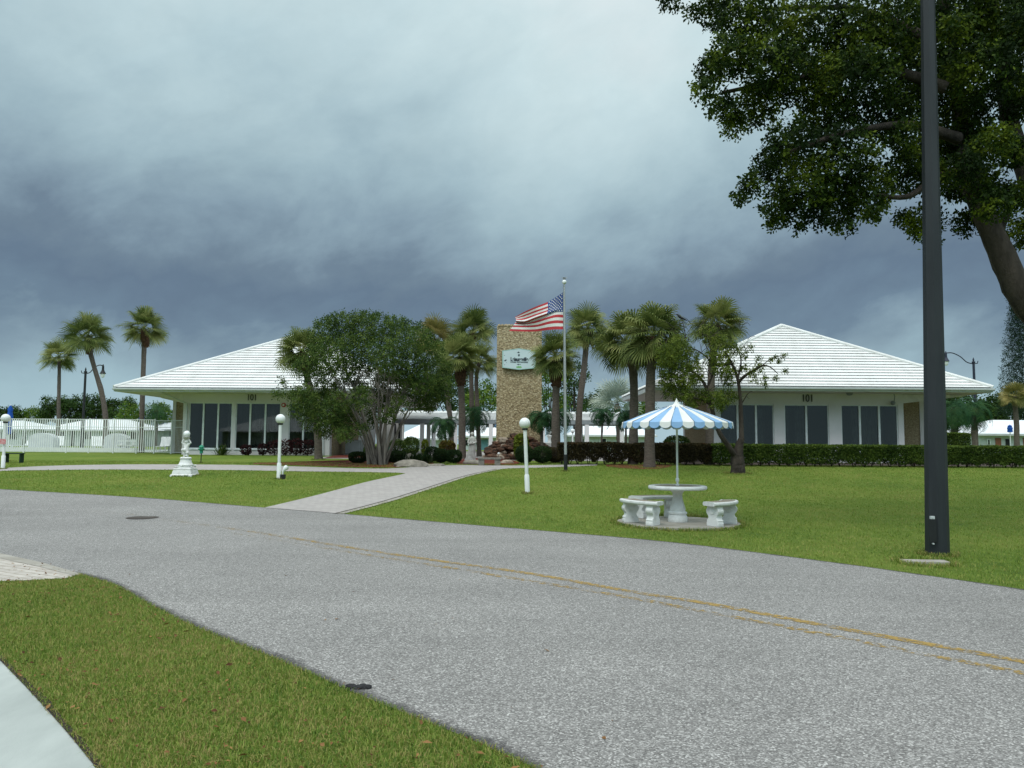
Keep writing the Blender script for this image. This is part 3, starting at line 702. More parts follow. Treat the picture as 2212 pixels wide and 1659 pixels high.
tm.add([(tx0, Yt, tz1), (tx1, Yt, tz1), (tx1, Yt + td, tz1), (tx0, Yt + td, tz1)], [(0, 1, 2, 3)])
random.seed(4)
for i in range(60):
    tm.rock((random.uniform(tx0 + .05, tx1 - .05), random.choice([Yt + .03, Yt + .03, random.uniform(Yt + .05, Yt + td)]), tz1 + .01), *[random.uniform(.05, .10) for _ in range(3)], seed=i, sub=1)
tm.build('shaft', M['stone'], TW)
RM = MB()
for i in range(150):
    px = random.uniform(1052, 1190); h = random.random(); Y = Yt - .15 - random.random() * 1.3 * (1 - h)
    topy = 985 - 48 * max(0, 1 - abs(px - 1118) / 92) ** .8
    y = 995 + (topy - 995) * h; p = at(px, y, Y); r = random.uniform(.10, .24)
    RM.cm = int(random.random() < .13); RM.rock((p.x, p.y, max(p.z, gz(Y) + .05)), r * 1.35, r, r * .7, seed=i, sub=2)
RB = thing('rock_mound', 'rusty brown rock mound piled around the foot of the stone tower', 'rock pile', gp(X(1118, Yt - .6), Yt - .6))
RM.build('rock_pile', [M['redrock'], M['palerock']], RB)
# ---- sign on the tower
M['signface'] = mat('pale_sign_face', (.60, .72, .74), .5, (.56, .68, .70), 2)
M['signrim'] = mat('mint_sign_rim', (.30, .60, .50), .5)
M['signgreen'] = mat('sign_green_emblem', (.22, .52, .20), .5)
M['ink'] = mat('dark_sign_lettering', (.03, .045, .06), .6)
Ys = Yt - .16
def sp_(x, y): p = at(x, y, Ys); return (p.x, p.z)
def signpoly(k):
    c = Vector(sp_(1121, 777)); return [tuple(c + (Vector(sp_(*q)) - c) * k) for q in ((1085, 757.5), (1121, 752.5), (1157, 758.5), (1157, 795.5), (1121, 799), (1085, 794.5))]
SG = thing('hanging_sign', 'pale hexagonal community sign mounted high on the stone tower', 'sign', (sp_(1121, 777)[0], Ys, sp_(1121, 777)[1]))
k = MB(); k.prism(signpoly(1.0), Ys - .03, Ys + .10); k.build('sign_board', M['signface'], SG)
k = MB(); P0, P1 = signpoly(.985), signpoly(.945)
k.add([(p[0], Ys - .036, p[1]) for p in P0] + [(p[0], Ys - .036, p[1]) for p in P1], [(i, (i+1) % 6, 6 + (i+1) % 6, 6 + i) for i in range(6)]); k.build('sign_border', M['signrim'], SG)
c = sp_(1122, 776.5); text_obj('lettering', 'Leisureville', .25, M['ink'], SG, (c[0], Ys - .037, c[1]), .003, .78, .012)
c = sp_(1121.5, 782.5); text_obj('lettering', 'A Private Golf Community', .08, M['ink'], SG, (c[0], Ys - .037, c[1]), .003, 1.0, .0025)
for (px, py, w_, h_) in ((1120, 762, .09, .022), (1120, 760.6, .05, .018), (1121, 767.2, .06, .05), (1121, 769, .03, .03), (1119.5, 787.5, .07, .03), (1123, 787.5, .07, .012), (1091, 779.5, .06, .03), (1093, 778, .05, .03), (1090, 768, .02, .02), (1090, 788, .02, .02), (1094, 783.5, .015, .02)):
    k = MB(); c = sp_(px, py); k.add([(c[0] - w_, Ys - .036, c[1]), (c[0], Ys - .036, c[1] - h_), (c[0] + w_, Ys - .036, c[1] + h_ * .3), (c[0], Ys - .036, c[1] + h_)], [(0, 1, 2, 3)]); k.build('emblem', M['ink'], SG)
k = MB(); c = sp_(1121, 793.3)
k.add([(c[0] + .14 * math.cos(a_), Ys - .036, c[1] + .045 * math.sin(a_) * (1.5 if math.sin(a_) > 0 and i_ % 2 else 1)) for i_, a_ in enumerate([2*PI*i/18 for i in range(18)])], [tuple(range(18))]); k.build('green_emblem', M['signgreen'], SG)
# ---- air conditioner beside the left clubhouse
ac = gx(766, 44.5); k = MB(); A = thing('air_conditioner', 'grey slatted air conditioning unit beside the stone side wall', 'air conditioner', ac)
k.box(ac.x - .45, ac.x + .45, 44.1, 44.9, ac.z + .04, ac.z + .84); k.build('cabinet', M['trim'], A)
k = MB()
for i in range(14): k.box(ac.x - .42 + i * .0615, ac.x - .39 + i * .0615, 44.06, 44.099, ac.z + .1, ac.z + .8)
k.build('grille', M['gutter'], A)
k = MB(); k.box(ac.x - .55, ac.x + .55, 44.0, 45.0, ac.z - .05, ac.z + .04); k.build('base_slab', M['concrete'], A)
# ------------------------------------------------------------------ houses beyond
def house(px0, px1, yr, ye, yb, Y, lab, gable=False, parts=(), rx=None, dep=9):
    x0, x1 = X(px0, Y), X(px1, Y); mid = (px0 + px1) / 2
    zr, ze = at(mid, yr, Y + dep / 2).z, at(mid, ye, Y).z; zb = gz(Y) - .3
    Hs = thing('house', lab, 'house', (( x0 + x1) / 2, Y, gz(Y)), 'white-roofed houses beyond')
    k = MB(); o = .5; k.box(x0 + o, x1 - o, Y + o, Y + dep - o, zb, ze - .05); k.build('wall', M['housewall'], Hs)
    k = MB(); h = dep / 2
    a0, a1 = (x0, x1) if gable else (x0 + h * .9, x1 - h * .9)
    if a0 > a1: a0 = a1 = (x0 + x1) / 2
    k.add([(x0, Y, ze), (x1, Y, ze), (x1, Y + dep, ze), (x0, Y + dep, ze), (a0, Y + h, zr), (a1, Y + h, zr), ],
          [(0, 1, 5, 4), (1, 2, 5), (2, 3, 4, 5), (3, 0, 4), (0, 3, 2, 1)])
    r = k.build('roof', M['houseroof'], Hs)
    k = MB(); k.box(x0, x1, Y - .06, Y - .003, ze - .16, ze + .02); k.build('fascia', M['gutter'], r)
    for (n, m, a, b, y0, y1) in parts:
        z0, z1 = at(a, y0, Y).z, at(a, y1, Y).z
        k = MB(); k.box(X(a, Y + o), X(b, Y + o), Y + o - .06, Y + o - .003, min(z0, z1), max(z0, z1)); w_ = k.build(n, M[m], Hs)
        if n == 'window':
            f = MB(); xa_, xb_ = X(a, Y + o), X(b, Y + o)
            for q in (xa_, xb_): f.box(q - .05, q + .05, Y + o - .09, Y + o - .06, min(z0, z1), max(z0, z1))
            f.box(xa_ + .05, xb_ - .05, Y + o - .09, Y + o - .06, max(z0, z1) - .08, max(z0, z1)); f.build('frame', M['frame'], w_)
    return Hs
W_ = lambda a, b, y0=931, y1=948: ('window', 'dark', a, b, y0, y1)
D_ = lambda a, b, y0=931, y1=965, m='dark': ('door', m, a, b, y0, y1)
house(-120, 72, 908, 926, 966, 88, 'white-roofed house beyond the pool at the far left edge', parts=[W_(-20, 5), W_(18, 34), D_(48, 56)])
house(74, 306, 905, 928, 966, 90, 'long white-roofed house beyond the middle of the pool fence', parts=[W_(86, 104), W_(118, 140), D_(152, 160), W_(176, 200), W_(222, 240), D_(262, 272), W_(280, 296)])
house(306, 395, 908, 927, 966, 96, 'white-roofed house showing right of the closed blue umbrella by the clubhouse', parts=[W_(314, 326), W_(340, 352), D_(366, 374)])
house(846, 984, 908, 947, 970, 76, 'white-roofed house with orange door behind the left walkway', parts=[D_(912, 918, 952, 970, 'brick'), W_(874, 890, 952, 962), W_(924, 930, 952, 964)])
house(986, 1160, 904, 942, 972, 76, 'white-roofed house with teal door seen left of the stone tower', parts=[W_(1001, 1012, 949, 962), D_(1039, 1054, 949, 974, 'teal')])
house(1226, 1420, 898, 940, 972, 78, 'white-roofed house behind the right walkway and hedge', parts=[W_(1296, 1310, 946, 966), W_(1334, 1342, 948, 964), W_(1252, 1262, 946, 962)])
house(2112, 2420, 908, 938, 972, 70, 'white-roofed house with brick panels at the far right edge', parts=[('brick_panel', 'brick', 2150, 2162, 946, 968), W_(2132, 2138, 948, 960), ('brick_panel', 'brick', 2210, 2226, 946, 968), D_(2172, 2180, 948, 968)])
# house across the road: stands behind the camera and shows mirrored in the left clubhouse windows
HB = thing('house', 'white-roofed house across the road mirrored in the left clubhouse windows', 'house', (-28, -20, 0), 'white-roofed houses beyond')
k = MB(); k.box(-38, -18, -27, -17, -.2, 2.95); k.build('wall', M['housewall'], HB)
k = MB(); k.add([(-39, -28, 3), (-17, -28, 3), (-17, -16, 3), (-39, -16, 3), (-33, -22, 5.3), (-23, -22, 5.3)], [(0, 1, 5, 4), (1, 2, 5), (2, 3, 4, 5), (3, 0, 4), (0, 3, 2, 1)]); k.build('roof', M['houseroof'], HB)
# ------------------------------------------------------------------ pool side
Yf = 44.0
FN = thing('pool_fence', 'white picket pool fence running left from the clubhouse corner', 'fence', gx(150, Yf))
zt_, z2, zl = at(150, 905.5, Yf).z, at(150, 922, Yf).z, gz(Yf) + .08
fx = [X(q, Yf) for q in (-330, -240, -150, -60, 52, 143, 192, 245, 295, 333)]
for a, b in zip(fx, fx[1:]):
    k = MB(); n = max(3, round((b - a) / .125))
    for i in range(1, n): q = a + (b - a) * i / n; k.box(q - .024, q + .024, Yf - .012, Yf + .012, zl - .02, zt_ - .012)
    for z in (zt_, z2, zl + .05): k.box(a + .03, b - .03, Yf - .02, Yf + .02, z - .02, z + .015)
    k.build('picket_panel', M['white'], FN)
for q in fx: k = MB(); k.box(q - .032, q + .032, Yf - .032, Yf + .032, gz(Yf) - .05, zt_ + .05); k.build('post', M['white'], FN)
GT = thing('pool_gate', 'thin-barred gate section between the white pool fence and the clubhouse', 'gate', gx(362, Yf))
a, b = X(333, Yf) + .05, X(394, Yf - 1.2)
k = MB(); n = 22
for i in range(n + 1):
    q = a + (b - a) * i / n; yy = Yf - 1.2 * i / n; k.box(q - .008, q + .008, yy - .008, yy + .008, zl - .02, zt_ - .05)
for z in (zt_ - .05, z2, zl): k.hull8([(a, Yf - .02, z - .015), (b, Yf - 1.22, z - .015), (b, Yf - 1.18, z - .015), (a, Yf + .02, z - .015), (a, Yf - .02, z + .015), (b, Yf - 1.22, z + .015), (b, Yf - 1.18, z + .015), (a, Yf + .02, z + .015)])
k.build('bar_panel', M['gutter'], GT)
q = X(370, Yf - .7); k = MB(); k.box(q - .03, q + .03, Yf - .74, Yf - .68, gz(Yf) - .05, zt_); k.build('post', M['white'], GT)
Yp = 46.5
k = MB(); k.box(X(-330, Yp), X(292, Yp), Yp, Yp + .35, gz(Yp) - .05, gz(Yp) + .27); o = k.build('pool_curb', M['white']); tag(o, 'low white curb wall along the pool deck behind the fence', 'low wall')
sheet_deck = [(-60, 46.9), (X(330, 47), 46.9), (X(392, 58), 58), (-60, 58)]
tag(sheet('pool_deck', sheet_deck, M['sidewalk'], .012), 'pale concrete pool deck behind the fence', 'pool deck', kind='structure')
# picnic table, loungers, sheltered chairs
p = gx(280, 47.2)
PT = thing('picnic_table', 'small white picnic table behind the pool fence beside the palm trunk', 'table', p)
k = MB(); k.box(p.x - .55, p.x + .55, 46.9, 47.6, p.z + .66, p.z + .72); k.build('table_top', M['white'], PT)
for s in (-.45, .45):
    k = MB(); k.box(p.x - .55, p.x + .55, 47.25 + s * 1.35 - .13, 47.25 + s * 1.35 + .13, p.z + .40, p.z + .45); k.build('seat', M['white'], PT)
    k = MB(); k.tube([(p.x + s * .8, 46.6, p.z), (p.x + s * .8, 47.0, p.z + .66)], .035, 6); k.tube([(p.x + s * .8, 47.9, p.z), (p.x + s * .8, 47.5, p.z + .66)], .035, 6); k.box(p.x + s * .8 - .03, p.x + s * .8 + .03, 46.55, 47.95, p.z + .35, p.z + .40); k.build('leg', M['white'], PT)
def lounge():
    r = thing('pool_lounger', 'x', 'lounger', (0, 0, 0), 'white pool loungers')
    k = MB(); k.box(-.3, .3, -.6, .5, .32, .37); k.build('seat', M['white'], r)
    k = MB(); k.hull8([(-.3, .5, .32), (.3, .5, .32), (.3, .54, .36), (-.3, .54, .36), (-.3, .9, .95), (.3, .9, .95), (.3, .94, .97), (-.3, .94, .97)]); k.build('backrest', M['white'], r)
    for sx in (-.27, .27):
        for sy in (-.55, .45): k = MB(); k.box(sx - .025, sx + .025, sy - .025, sy + .025, 0, .32); k.build('leg', M['white'], r)
    return r
L0 = lounge(); L0.location = gx(212, 49); L0.rotation_euler = (0, 0, .6); L0['label'] = 'white pool lounger directly left of the curved palm trunk'
dup(L0, gx(248, 50), -.4, 'white pool lounger between the curved palm trunk and the picnic table')
dup(L0, gx(120, 49.5), .3, 'white pool lounger right of the thin left palm trunk behind the fence')
dup(L0, gx(40, 49.5), -.5, 'white pool lounger behind the fence near the far left lamp')
dup(L0, gx(352, 49.5), .2, 'white pool lounger seen through the gate section')
def closed_umbrella(lab, px, y0, y1, Y):
    p = gx(px, Y); za, zb_ = at(px, y1, Y).z, at(px, y0, Y).z; h = zb_ - za
    u = thing('closed_umbrella', lab, 'umbrella', p, 'closed blue umbrellas')
    k = MB(); k.lathe([(.01, 0), (.03, 0), (.03, zb_ - p.z + .02), (.01, zb_ - p.z + .1)], 8, p); k.build('pole', M['white'], u)
    k = MB(); pr = [(.10, 0), (.19, .05 * h), (.17, .4 * h), (.20, .55 * h), (.16, .7 * h), (.13, .8 * h), (.17, .86 * h), (.05, h)]
    k.lathe(pr, 9, (p.x, p.y, za)); smooth_by_angle(k.build('canopy', M['blue'], u), 60); return u
closed_umbrella('closed blue umbrella rising above the fence at the far left edge', 18, 876, 938, 50)
closed_umbrella('closed blue umbrella beside the straight tall palm trunk', 304, 883, 932, 54)
closed_umbrella('small closed blue umbrella in front of the far right house', 2183, 918, 934, 58)
# curved white pool slide hood shapes / storage bins behind the fence
for px, w_, lab in ((251, .7, 'pale grey round-topped bin behind the fence right of the curved palm'), (92, .8, 'pale grey round-topped bin behind the fence near the thin left palm')):
    p = gx(px, 48.2); k = MB(); prf = [(-w_, 0), (-w_, .75)] + [(-w_ * math.cos(PI * i / 10), .75 + .4 * math.sin(PI * i / 10)) for i in range(1, 10)] + [(w_, .75), (w_, 0)]
    k.prism([(p.x + a_, p.z + b_) for a_, b_ in prf], 48.0, 48.6)
    tag(bevel(k.build('storage_bin', M['gutter']), .03), lab, 'bin', 'storage bins')
# ------------------------------------------------------------------ street lamps
def street_lamp(px, ytop, Y, side, lab, m, turn=0):
    p = gx(px, Y); z = at(px, ytop, Y).z - p.z
    r = thing('street_lamp', lab, 'street lamp', p, 'black street lamps')
    k = MB(); k.lathe([(.16, 0), (.17, .5), (.12, .6), (.105, 1.2), (.085, z - .3), (.12, z - .28), (.12, z - .18), (.05, z - .15), (.07, z - .05), (.005, z + .15)], 10, p); smooth_by_angle(k.build('pole', m, r), 50)
    zz_ = p.z + z - .35; s = side
    pts = [(p.x, p.y, zz_), (p.x + s * .5, p.y, zz_ + .12), (p.x + s * 1.0, p.y, zz_ + .55), (p.x + s * 1.6, p.y, zz_ + .82), (p.x + s * 2.1, p.y, zz_ + .80)]
    RT = Matrix.Translation(p) @ Matrix.Rotation(turn, 4, 'Z') @ Matrix.Translation(-p); pts = [RT @ Vector(q_) for q_ in pts]
    k = MB(); k.tube(crom(pts, 5), .04, 6); k.tube([(p.x, p.y, zz_), (p.x - s * .3, p.y, zz_ + .04), (p.x - s * .34, p.y, zz_ + .22)], .035, 6); k.build('arm', m, r)
    q = RT @ Vector((p.x + s * 2.08, p.y, zz_ + .8))
    k = MB(); k.lathe([(.02, .15), (.04, .1), (.08, -.02), (.09, -.3), (.13, -.42), (.24, -.62), (.22, -.64)], 12, q, caps=False); lh = k.build('lantern_hood', m, r)
    k = MB(); k.lathe([(.17, -.64), (.16, -.78), (.10, -.92), (.001, -.96)], 12, q); smooth_by_angle(k.build('glass_bowl', M['globe'], lh))
    return r
street_lamp(2110, 776, 58, -1, 'dark curved-arm street lamp behind the right clubhouse', M['bluelamp'])
street_lamp(177, 797, 60, 1, 'black street lamp behind the pool, beside the curved palm', M['black'], 1.45)
# ------------------------------------------------------------------ big charcoal pole at the right
p = og(2025, 1199)
pole = thing('light_pole', 'tall charcoal octagonal light pole standing on the right lawn near the road', 'light pole', p)
k = MB(); _q = at(2004, 0, p.y); _e = p + (_q - p) * 1.08; k.tube([(p.x, p.y, p.z - .05), tuple(_e)], [.166, .096], 8, True, PI / 8); k.build('shaft', M['polepaint'], pole)
hh = at(2014, 1146, p.y - .158)
k = MB(); k.box(hh.x - .055, hh.x + .055, p.y - .175, p.y - .150, hh.z - .17, hh.z + .17); bevel(k.build('hand_hole_cover', M['black'], pole), .006)
a = at(2014, 1120, p.y - .16); k = MB(); k.box(a.x - .03, a.x + .03, p.y - .174, p.y - .14, a.z - .035, a.z + .035); k.build('inspection_tag', M['gutter'], pole)
for dz in (-.19, .19): k = MB(); k.tube([(hh.x, p.y - .185, hh.z + dz), (hh.x, p.y - .15, hh.z + dz)], .012, 6); k.build('bolt', M['gutter'], pole)
q = og(1998, 1216); k = MB(); k.box(-.30, .30, -.10, .10, -.02, .035); o = bevel(k.build('utility_box_lid', M['concrete']), .01); o.location = q; o.rotation_euler = (0, 0, -.08)
tag(o, 'flat concrete utility box lid in the grass by the charcoal pole', 'utility lid')
# ------------------------------------------------------------------ globe lamps
def globe_lamp():
    r = thing('globe_lamp', 'x', 'lamp post', (0, 0, 0), 'white globe lamp posts')
    k = MB(); k.lathe([(.050, -.05), (.050, 1.76)], 16); smooth_by_angle(k.build('pole', M['white'], r))
    k = MB(); k.lathe([(.068, -.05), (.068, .50), (.052, .52)], 16); smooth_by_angle(k.build('base_sleeve', M['white'], r))
    k = MB(); k.lathe([(.06, 1.74), (.085, 1.755), (.085, 1.785), (.05, 1.79)], 18); k.build('collar', M['black'], r)
    k = MB(); k.ball((0, 0, 1.93), .155, 14); k.build('globe', M['globe'], r, smooth=True)
    return r
g0 = globe_lamp(); g0.location = og(1139.5, 1066); g0.rotation_euler = (0, -.045, 0); g0['label'] = 'white globe lamp post leaning slightly on the lawn right of the path'
g1 = dup(g0, og(602, 1035), 0, 'white globe lamp post with a spotlight at its foot on the left lawn')
g2 = dup(g0, og(6, 1013.5), 0, 'white globe lamp post at the far left edge with a pink notice')
g2.scale = (1, 1, .95)
g3 = dup(g0, gx(1237, 50), 0, 'small distant white globe lamp post behind the hedge right of the flagpole'); g3.rotation_euler = (0, 0, 0)
g3.scale = (.92, .92, .80)
p = og(6, 1013.5); a = at(9, 954, p.y)
k = MB(); k.box(a.x - .10, a.x + .12, p.y - .10, p.y - .08, a.z - .09, a.z + .10)
M['pink'] = mat('pink_notice', (.55, .16, .17), .6, (.62, .42, .42), 14)
tag(k.build('notice', M['pink']), 'small pink notice fixed to the far left lamp post', 'notice')
p = og(30, 1000); k = thing('trestle_bench', 'low dark green trestle bench beside the far left lamp', 'bench', p)
q = MB(); q.box(p.x - .36, p.x + .36, p.y - .12, p.y + .12, p.z + .36, p.z + .40); q.build('seat', M['dkgreen'], k)
for s in (-.3, .3): q = MB(); q.box(p.x + s - .02, p.x + s + .02, p.y - .12, p.y + .12, p.z - .02, p.z + .359); q.build('leg', M['dkgreen'], k)
# spotlight at the left lamp
p = og(611, 1035)
SPT = thing('spotlight', 'white bulb spotlight on a black box at the foot of the left lamp', 'spotlight', p)
k = MB(); k.box(p.x - .075, p.x + .075, p.y - .06, p.y + .06, p.z - .02, p.z + .15); bevel(k.build('junction_box', M['black'], SPT), .008)
k = MB(); k.tube([(p.x - .01, p.y, p.z + .15), (p.x, p.y, p.z + .24), (p.x + .03, p.y, p.z + .30), (p.x + .08, p.y + .02, p.z + .36), (p.x + .12, p.y + .04, p.z + .40)], [.025, .035, .05, .085, .07], 12); smooth_by_angle(k.build('bulb', M['globe'], SPT), 60)
# green garden lights
def path_light(p, lab):
    r = thing('garden_light', lab, 'garden light', p, 'green garden lights')
    k = MB(); k.lathe([(.02, -.05), (.02, .5)], 8, p); k.build('stake', M['black'], r)
    k = MB(); k.lathe([(.05, .40), (.07, .42), (.06, .52), (.12, .56), (.13, .60), (.07, .62), (.11, .66), (.09, .70), (.02, .76)], 14, p); smooth_by_angle(k.build('cap', M['green'], r)); return r
path_light(og(434, 1001), 'green mushroom garden light on the grass left of the path lamp')
path_light(og(838, 1003.5), 'green mushroom garden light at the foot of the bushy tree')
p = og(1077, 1001); k = thing('ball_light', 'tiny white ball light on a stake by the rock mound', 'garden light', p)
q = MB(); q.lathe([(.012, -.05), (.012, .38)], 6, p); q.build('stake', M['black'], k); q = MB(); q.ball((p.x, p.y, p.z + .42), .055, 8); q.build('bulb', M['globe'], k, smooth=True)
# ------------------------------------------------------------------ table set under the striped umbrella
PC = og(1464, 1130); PC = gp(PC.x, 15.6)
k = MB(); k.lathe([(1.22, -.1), (1.22, .022), (1.19, .03), (.001, .03)], 64, PC, sy=.98); pad = k.build('concrete_pad', M['concrete']); tag(pad, 'round concrete pad set in the lawn under the stone table', 'pad', kind='structure')
zp_ = PC.z + .03
T = thing('stone_table', 'round white stone table with pedestal foot and brownish mosaic top', 'table', (PC.x, PC.y, zp_))
k = MB(); k.lathe([(.48, .655), (.545, .645), (.575, .655), (.585, .685), (.575, .715), (.545, .725), (.47, .722), (.465, .715)], 56, (PC.x, PC.y, zp_)); top = smooth_by_angle(k.build('table_top', M['cast'], T), 60)
k = MB(); k.lathe([(.47, .712), (.47, .7195), (.02, .7195)], 48, (PC.x, PC.y, zp_)); k.build('mosaic_inlay', M['mosaic'], top)
k = MB(); pr = [(.19, 0), (.195, .015), (.195, .10), (.17, .13), (.165, .15), (.185, .16), (.185, .19), (.15, .215), (.155, .25), (.15, .28), (.125, .36), (.10, .46), (.092, .52), (.10, .57), (.14, .62), (.22, .645), (.22, .66)]
def fluted(mb, prof, c, n=40):
    vs = []; m = len(prof)
    for r, z in prof:
        for q in range(n):
            t_ = 2 * PI * q / n; f = 1 - (.05 if .22 < z < .6 else 0) * (1 if q % 4 < 1 else 0)
            vs.append((c[0] + r * f * math.cos(t_), c[1] + r * f * math.sin(t_), c[2] + z))
    mb.add(vs, [(i*n+q, i*n+(q+1) % n, (i+1)*n+(q+1) % n, (i+1)*n+q) for i in range(m-1) for q in range(n)] + [tuple(range(n-1, -1, -1)), tuple(range((m-1)*n, m*n))])
fluted(k, pr, (PC.x, PC.y, zp_)); smooth_by_angle(k.build('pedestal', M['cast'], T), 45)
def bench():
    r = thing('curved_bench', 'x', 'bench', (0, 0, 0), 'curved stone benches around the table')
    # local: table centre at origin, bench centred on +X
    k = MB(); a0 = math.radians(29); n = 18; r0, r1 = .82, 1.17; prof = [(r0 + .02, .385), (r0, .40), (r0 - .005, .42), (r0, .445), (r0 + .03, .46), (r1 - .03, .46), (r1, .445), (r1 + .005, .42), (r1, .40), (r1 - .02, .385)]; m = len(prof)
    vs = [(q[0] * math.cos(a0 * (2*i/n - 1)), q[0] * math.sin(a0 * (2*i/n - 1)), q[1]) for i in range(n + 1) for q in prof]
    k.add(vs, [(i*m+j, i*m+(j+1) % m, (i+1)*m+(j+1) % m, (i+1)*m+j) for i in range(n) for j in range(m)] + [tuple(range(m-1, -1, -1)), tuple(range(n*m, n*m+m))])
    s = smooth_by_angle(k.build('seat', M['cast'], r), 50)
    k = MB(); q0, q1 = r0 + .05, r1 - .05; b0 = a0 * .88
    vs = [(q * math.cos(b0 * (2*i/n - 1)), q * math.sin(b0 * (2*i/n - 1)), .4615) for i in range(n + 1) for q in (q0, q1)]
    k.add(vs, [(2*i, 2*i+1, 2*i+3, 2*i+2) for i in range(n)]); k.build('mosaic_inlay', M['mosaic'], s)
    for sg in (-1, 1):
        an = sg * math.radians(20); k = MB()
        half = [(.145, 0), (.15, .03), (.15, .07), (.135, .085), (.145, .10), (.14, .12), (.115, .135), (.105, .17), (.11, .20), (.135, .225), (.155, .26), (.16, .29), (.15, .32), (.125, .345), (.13, .36), (.14, .384)]
        poly = half + [(-x_, z_) for x_, z_ in half[::-1]]
        k.prism(poly, -.075, .075)
        rosette = [(.06 * math.cos(2*PI*i/10), .27 + .05 * math.sin(2*PI*i/10)) for i in range(10)]
        k.prism(rosette, -.09, .09)
        R = Matrix.Rotation(an, 3, 'Z'); c = Vector(((r0 + r1) / 2, 0, 0))
        k.v = [tuple(R @ (Vector(p) + c)) for p in k.v]
        bevel(k.build('leg', M['cast'], r), .012)
    return r
B0 = bench(); B0.location = (PC.x, PC.y, zp_); B0.rotation_euler = (0, 0, math.radians(210)); B0['label'] = 'curved white bench nearest the road, left of the table'
dup(B0, (PC.x, PC.y, zp_), math.radians(109), 'curved white bench behind the table, partly hidden by its pedestal')
dup(B0, (PC.x, PC.y, zp_), math.radians(-38), 'curved white bench right of the table, seen end-on')
def umbrella(lab):
    r = thing('striped_umbrella', lab, 'umbrella', (0, 0, 0), 'blue and white striped umbrellas')
    zr, za, R, N = 1.99, 2.33, 1.095, 32
    k = MB(); e = MB()
    for i in range(N):
        k.cm = i % 2; ts = [2 * PI * (i + j / 6) / N for j in range(7)]; rings = []
        for rad, z in ((.20, za - .02), (.5, za - .115), (.8, za - .225), (R, zr)):
            rings.append([(rad * math.cos(t_) * (1 - .0), rad * math.sin(t_), z - .012 * math.sin(PI * j / 6) * rad) for j, t_ in enumerate(ts)])
        rings.append([((R + .012) * math.cos(t_), (R + .012) * math.sin(t_), zr - .075 - .055 * math.sin(PI * j / 6) ** .6) for j, t_ in enumerate(ts)])
        vs = [p for q in rings for p in q]
        k.add(vs, [(a*7+j, a*7+j+1, (a+1)*7+j+1, (a+1)*7+j) for a in range(4) for j in range(6)])
        bot = [(p[0] * 1.003, p[1] * 1.003, p[2]) for p in rings[-1]]; e.tube(bot, .0045, 4)
        if i % 2 == 0:
            t_ = ts[0]; e.tube([(.2 * math.cos(t_), .2 * math.sin(t_), za - .012), (R * math.cos(t_), R * math.sin(t_), zr + .006), ((R + .016) * math.cos(t_), (R + .016) * math.sin(t_), zr - .075)], .006, 4)
    cn = k.build('canopy', [M['sky_blue'], M['cream']], r, smooth=False); e.build('piping', M['piping'], cn)
    k = MB(); k.lathe([(.27, za - .06), (.25, za - .03), (.12, za + .005), (.075, za + .02), (.045, za + .06), (.02, za + .11), (.002, za + .155)], 24); smooth_by_angle(k.build('cap', M['cream'], r), 60)
    k = MB(); k.lathe([(.021, .70), (.021, za - .02)], 14); smooth_by_angle(k.build('pole', M['white'], r))
    k = MB(); k.lathe([(.03, .80), (.036, .82), (.036, .85), (.03, .87)], 14); k.lathe([(.024, .71), (.036, .715), (.036, .75), (.024, .755)], 14); k.build('collar', M['white'], r)
    k = MB(); k.lathe([(.05, zr - .14), (.055, zr - .12), (.05, zr - .07)], 14)
    for i in range(8):
        t_ = 2 * PI * (i + .5) / 8; c_, s_ = math.cos(t_), math.sin(t_)
        k.tube([(.05 * c_, .05 * s_, zr - .10), (.62 * c_, .62 * s_, za - .20)], .008, 5); k.tube([(.03 * c_, .03 * s_, za - .05), (1.06 * c_, 1.06 * s_, zr - .012)], .007, 5)
    k.build('ribs', M['white'], r); return r
U = umbrella('blue and white striped umbrella open over the stone table'); U.location = (PC.x, PC.y, zp_); U.rotation_euler = (0, .01, math.radians(-102 - 5.6))
a = at(1084, 946, 60); u2 = dup(U, (a.x, 60, gz(60)), .3, 'distant blue and white striped umbrella half hidden behind the stone tower'); u2.scale = (1.15, 1.15, 1.02)
# ------------------------------------------------------------------ flagpole and flag
fp = og(1222, 1018); Yg = fp.y
FP = thing('flagpole', 'tall silver flagpole with white ball finial standing at the lawn edge', 'flagpole', fp)
zt = at(1219, 612, Yg).z; dx = at(1219, 612, Yg).x - fp.x
k = MB(); k.tube([(fp.x, fp.y, fp.z - .05), (fp.x + dx * .5, fp.y, (fp.z + zt) / 2), (fp.x + dx, fp.y, zt)], [.055, .045, .030], 14); smooth_by_angle(k.build('shaft', M['alu'], FP))
k = MB(); k.tube([(fp.x, fp.y, fp.z - .05), (fp.x + dx * .09, fp.y, fp.z + .62)], [.072, .066], 14); k.build('base_sleeve', M['black'], FP)
k = MB(); k.ball((fp.x + dx, fp.y, zt + .05), .085, 10); fin = k.build('ball', M['globe'], FP, smooth=True)
k = MB(); k.tube([(fp.x + dx, fp.y, zt + .12), (fp.x + dx, fp.y, zt + .22)], [.03, .05], 6); k.add([(fp.x + dx, fp.y, zt + .16), (fp.x + dx - .12, fp.y, zt + .21), (fp.x + dx - .05, fp.y + .02, zt + .24), (fp.x + dx + .12, fp.y, zt + .21), (fp.x + dx + .05, fp.y + .02, zt + .24)], [(0, 1, 2), (0, 4, 3)]); k.build('eagle', M['trim'], fin)
k = MB(); k.tube([(fp.x - .07, fp.y - .05, fp.z + 1.2), (fp.x + dx - .045, fp.y - .03, zt - .05)], .008, 5); k.build('halyard', M['trim'], FP)
